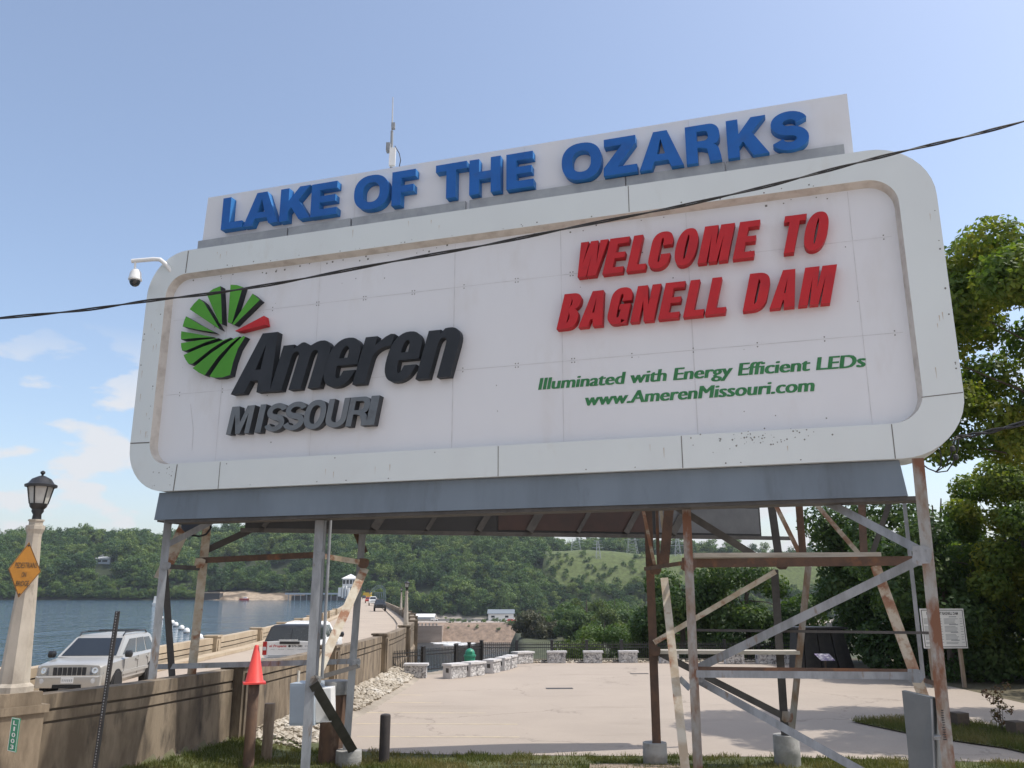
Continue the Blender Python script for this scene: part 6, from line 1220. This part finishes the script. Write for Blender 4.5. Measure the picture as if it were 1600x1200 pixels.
tree('shade_tree', 'dark dense tree filling the right edge behind the information board', 29, 43, .5, 10.0, 4.2, 3.6, 1.0, 16000, .14, M['leaf_dark'], 13, near, 30, .25, 1.4)
tree('shade_tree', 'dark tree directly behind the information board', 20.8, 41.5, .2, 9.0, 3.4, 2.6, .8, 15000, .13, M['leaf_dark'], 14, near, 28, .2, 1.25)
tree('shade_tree', 'dark leafy tree behind the right front leg and the lamp pole', 20.4, 50.0, 0, 10.6, 3.0, 2.6, 1.0, 22000, .14, M['leaf_dark'], 15, near, 30, .22, 1.3)
tree('shade_tree', 'dark tree over the dark steel display', 24.6, 48.0, 0, 10.2, 3.6, 2.6, .6, 15000, .14, M['leaf_dark'], 16, near, 28, .22, 1.3)
tree('shade_tree', 'dark bushy tree behind the catwalk in the middle of the right tower', 15.2, 55.5, -1, 6.3, 4.2, 2.4, -.5, 22000, .13, M['leaf_dark'], 17, near, 28, .2, 1.3)
tree('shade_tree', 'rounded green tree beyond the fence left of the V shaped legs', 11.2, 57.5, -2, 5.6, 3.0, 2.4, -1.5, 17000, .13, M['leaf_dark'], 18, near, 26, .2, 1.25)
tree('shade_tree', 'dark tree closing the gap at the far right behind the guard posts', 27.5, 34, .8, 10.5, 4, 3.6, .8, 13000, .15, M['leaf_dark'], 19, near, 28, .25, 1.5)
tree('shade_tree', 'tall tree behind the yellow green maple at the right edge', 30, 44, 1, 15, 5, 4, 2, 14000, .17, M['leaf_maple'], 20, near, 30, .3, 1.7)
tree('shade_tree', 'low dark tree between the dark steel display and the information board', 20.6, 45.0, .1, 6.4, 2.6, 2.0, .3, 14000, .13, M['leaf_dark'], 22, near, 26, .16, 1.1)
scrub = 'bushes beyond the iron fence'
for i, (px, py, Y, w, mt, lab, n, lf) in enumerate([(880, 984, 59, .75, 'leaf_shrub', 'bright yellow green bush just beyond the fence, left of the big fence bush', 4000, .085), (945, 962, 62, 2.1, 'leaf_mid', 'big dark bush beyond the middle of the fence', 12000, .09), (990, 960, 63, 1.5, 'leaf_mid', 'green bush beyond the fence close to the rusty tower leg', 8000, .09), (1000, 978, 58.5, 1.0, 'leaf_shrub', 'low bright bush at the fence behind the rusty tower leg', 5000, .085), (1062, 955, 63, 2.0, 'leaf_mid', 'dark bush beyond the fence between the tower legs', 8000, .1), (912, 994, 57.5, 1.2, 'leaf_shrub', 'low pale bush hugging the fence beside the bright one', 5000, .085)]):
    p = A(px, py, Y); z0 = max(H(p.x, Y), p.z - 6.5); tree('bush', lab, p.x, Y, z0, p.z + .2, w, w * .9, z0 + .3, n, lf, M[mt], 30 + i, scrub, 26, .08, max(.75, w * .5), 'bush')
far = 'trees on the wooded point by the river'
for i, (px, py, Y, w, mt, lab) in enumerate([(842, 950, 250, 6.2, 'leaf_grey', 'greyish brown bush tree at the left end of the wooded point'), (880, 940, 262, 6.5, 'leaf_mid', 'dark green tree next to the greyish one on the wooded point'), (916, 926, 285, 7, 'leaf_shrub', 'yellow green tree standing highest on the wooded point'), (905, 948, 240, 6, 'leaf_mid', 'rounded dark tree in front of the yellow green one on the point'), (945, 950, 235, 6.5, 'leaf_shrub', 'light green tree in the middle of the wooded point'), (980, 945, 240, 7, 'leaf_mid', 'broad dark tree right of the light green one on the point'), (1015, 940, 245, 8, 'leaf_mid', 'dark tree on the point behind the rusty tower leg'), (1060, 938, 240, 8, 'leaf_mid', 'dark tree on the point seen between the tower legs'), (960, 930, 290, 8, 'leaf_mid', 'tall dark tree at the back of the wooded point')]):
    p = A(px, py, Y); z0 = H(p.x, Y); z0 = max(z0, p.z - 15); tree('riverside_tree', lab, p.x, Y, z0, p.z, w, w * .8, z0 + 1.0, 9000, .36, M[mt], 50 + i, far, 22, .3, w * .36, lean=(0, 0))
# weeds near the guard posts
def weed(label, px, py, Y, hgt, w, n, mat, seed):
    rs = np.random.RandomState(seed); p = G(px, py, .05); root = thing('weed', label, 'weed', p); cen = [(rs.normal() * w * .4, rs.normal() * w * .3, hgt * (.25 + .7 * k / 9)) for k in range(10)]; quads_obj('leaves', leaf_cloud(rs, cen, [w * .38] * 10, [n // 10] * 10, .045), mat, root)
    mb = MB(); [mb.tube([(0, 0, -.1), (c[0] * .5, c[1] * .5, c[2] * .5), c], [.012, .009, .004], 5) for c in cen[::2]]; mb.build('stem', M['bark'], root, off=(0, 0, 0))
weed('thin reddish sapling between the two guard posts', 1567, 1146, 25.5, 1.35, .42, 420, M['leaf_rust'], 71)
# island of grass
isl = [(1330, 1128), (1420, 1123.5), (1490, 1128), (1560, 1138), (1700, 1165), (1700, 1200), (1570, 1170), (1500, 1160), (1420, 1147)]
P = [G(x, y, .02) for x, y in isl]; mb = MB(); tri = tessellate_polygon([[Vector((p.x, p.y, 0)) for p in P]]); mb.add([(p.x, p.y, .05) for p in P], [tuple(t) for t in tri]); tag(mb.build('grass_verge', pm('verge soil', (.16, .15, .06), .95, (.10, .105, .045), 3)), kind='structure')
def inside(poly, x, y):
    c = False; j = len(poly) - 1
    for i in range(len(poly)):
        if (poly[i].y > y) != (poly[j].y > y) and x < (poly[j].x - poly[i].x) * (y - poly[i].y) / (poly[j].y - poly[i].y) + poly[i].x: c = not c
        j = i
    return c
def grass(name, place, n, h0, h1, label, seed, mat):
    rs = np.random.RandomState(seed); rg = random.Random(seed); V = []
    pts = []
    while len(pts) < n:
        p = place(rg)
        if p: pts.append(p)
    c = np.array(pts); a = rs.uniform(0, 2 * math.pi, n); hh = rs.uniform(h0, h1, n); w = rs.uniform(.006, .014, n); lx = rs.normal(size=n) * .35; ly = rs.normal(size=n) * .35
    t = np.stack([np.cos(a), np.sin(a), np.zeros(n)], 1) * w[:, None]; tip = c + np.stack([lx * hh, ly * hh, hh], 1); mid = c + np.stack([lx * hh * .35, ly * hh * .35, hh * .55], 1)
    V = np.empty((n, 4, 3)); V[:, 0] = c - t; V[:, 1] = c + t; V[:, 2] = mid * .4 + tip * .6 + t * .4; V[:, 3] = tip
    tag(quads_obj(name, V.reshape(-1, 3), mat), label, 'grass', kind='stuff')
def lawn(rg):
    y = rg.uniform(18.3, 23.0); x = rg.uniform(-8.2, 13)
    e = interp([(-4.3, 22.9), (-2, 22.4), (2, 22.2), (6, 22.1), (10, 21.6), (16, 20.8)], x) + .12 * math.sin(x * 5) + .07 * math.sin(x * 17)
    if y > e or x < wr(y) + .1: return None
    f_ = fbm(x, y, 1.3)
    if f_ < -.12 and rg.random() < .75: return None
    return (x, y, bank_h(x, y) - .01)
grass('lawn_grass', lawn, 60000, .03, .14, 'mown green and straw coloured grass at the foot of the sign', 81, M['grass'])
def vg(rg):
    x, y = rg.uniform(9, 26), rg.uniform(20, 29); return (x, y, .04) if inside(P, x, y) else None
grass('verge_grass', vg, 12000, .06, .22, 'rough grass on the verge between the two guard posts', 82, M['grass'])
# far forest: one mass of instanced crowns
lib = bpy.data.collections.new('crown_library')
for k in range(7):
    rs = np.random.RandomState(100 + k); nC = 15; cen = []
    for i in range(nC):
        a, rr_ = rs.uniform(0, 6.28), math.sqrt(rs.uniform(0, 1)) * .42; hz_ = rs.uniform(.25, .92); f = math.sqrt(max(.12, 1 - ((hz_ - .5) / .52) ** 2)); cen.append((math.cos(a) * rr_ * f, math.sin(a) * rr_ * f, hz_))
    V = leaf_cloud(rs, cen, list(rs.uniform(.12, .22, nC)), [90] * nC, .036, .55); o = quads_obj('crown_source', V, M['leaf_forest'], None, False); lib.objects.link(o)
rg = random.Random(77); pts, scl, rot = [], [], []
def try_pt(x, y, s):
    z = H(x, y); pts.append((x, y, z - .6)); w_ = rg.uniform(.75, 1.35); scl.append((s * w_, s * w_, s * rg.uniform(.75, 1.25))); rot.append(rg.uniform(0, 6.28))
n_try = 0
while len(pts) < 5600 and n_try < 60000:
    n_try += 1; Y = 560 + 330 * rg.random() ** 1.0; q = rg.uniform(-60, 1330); x = (q - 800) / 1344 * Y; s = rg.choice((rg.uniform(5, 9), rg.uniform(8, 13), rg.uniform(10, 15), rg.uniform(13, 19)))
    if fbm(x + 500, Y, 34) < -.22 and rg.random() < .8: continue
    if q < 570:
        if Y < 657: continue
        if 315 < q < 470 and Y < 680 - abs(q - 375) * .12: continue
        if 415 < q < 490 and Y < 725 and rg.random() < .55: continue
        if Y < 672: s *= .7
        if 140 < q < 178 and 672 < Y < 724: continue
    elif q < 850:
        if Y < 632: continue
    else:
        if Y < 628: continue
        if 662 < Y < 782 and q > 815 + (Y - 700) * .12 + 14 * fbm(x, Y, 30): 
            if q > 1110 or rg.random() > .45 or Y > 696: continue
            s = rg.uniform(3, 5.5)
        elif Y < 672: s = rg.uniform(6, 11)
        elif Y > 782: s = rg.uniform(11, 19)
    try_pt(x, Y, s)
for k in range(70):   # scrub on the rocky far bank
    q = rg.uniform(695, 850); Y = rg.uniform(556, 624); try_pt((q - 800) / 1344 * Y, Y, rg.uniform(1.2, 3.4))
for k in range(560):   # a lower fringe along the foot of the woods
    q = rg.uniform(-60, 1100); Y = (655 if q < 570 else 630) + rg.uniform(0, 9)
    if 315 < q < 480: continue
    if q < 570:
        Y = 636
        while H((q - 800) / 1344 * Y, Y) < LAKE_Z + .2 and Y < 690: Y += 1.5
        Y += rg.uniform(0, 3)
    try_pt((q - 800) / 1344 * Y, Y, rg.uniform(4, 8))
me = bpy.data.meshes.new('forest'); me.from_pydata(pts, [], []); at = me.attributes.new('sc', 'FLOAT_VECTOR', 'POINT'); at.data.foreach_set('vector', [c for v in scl for c in v]); at = me.attributes.new('rt', 'FLOAT', 'POINT'); at.data.foreach_set('value', rot)
fo = bpy.data.objects.new('forest', me); col.objects.link(fo); tag(fo, 'dense green woods covering the far hills', 'forest', kind='stuff')
ng = bpy.data.node_groups.new('forest_nodes', 'GeometryNodeTree'); ng.interface.new_socket('Geometry', in_out='INPUT', socket_type='NodeSocketGeometry'); ng.interface.new_socket('Geometry', in_out='OUTPUT', socket_type='NodeSocketGeometry')
N = ng.nodes; gi, go = N.new('NodeGroupInput'), N.new('NodeGroupOutput'); iop = N.new('GeometryNodeInstanceOnPoints'); ci = N.new('GeometryNodeCollectionInfo'); ci.inputs['Collection'].default_value = lib; ci.inputs['Separate Children'].default_value = True; ci.inputs['Reset Children'].default_value = True; iop.inputs['Pick Instance'].default_value = True
na = N.new('GeometryNodeInputNamedAttribute'); na.data_type = 'FLOAT_VECTOR'; na.inputs['Name'].default_value = 'sc'; nr = N.new('GeometryNodeInputNamedAttribute'); nr.data_type = 'FLOAT'; nr.inputs['Name'].default_value = 'rt'
cx = N.new('ShaderNodeCombineXYZ'); ng.links.new(nr.outputs[0], cx.inputs[2]); ng.links.new(gi.outputs[0], iop.inputs['Points']); ng.links.new(ci.outputs[0], iop.inputs['Instance']); ng.links.new(cx.outputs[0], iop.inputs['Rotation']); ng.links.new(na.outputs[0], iop.inputs['Scale']); ng.links.new(iop.outputs[0], go.inputs[0])
md = fo.modifiers.new('forest', 'NODES'); md.node_group = ng

# ---------------------------------------------------------------- the air between here and the far hills
mb = MB(); mb.box((0, 700, 18.5), (5200, 5200, 105)); hz = mb.build('haze', None); tag(hz, 'thin summer haze', 'haze', kind='stuff')
hm = bpy.data.materials.new('haze'); hm.use_nodes = True; t = hm.node_tree; t.nodes.remove(t.nodes['Principled BSDF']); v = t.nodes.new('ShaderNodeVolumePrincipled'); v.inputs['Color'].default_value = (.80, .88, 1, 1); v.inputs['Density'].default_value = .00011; v.inputs['Anisotropy'].default_value = .2
t.links.new(v.outputs[0], t.nodes['Material Output'].inputs['Volume']); hz.data.materials.clear(); hz.data.materials.append(hm)
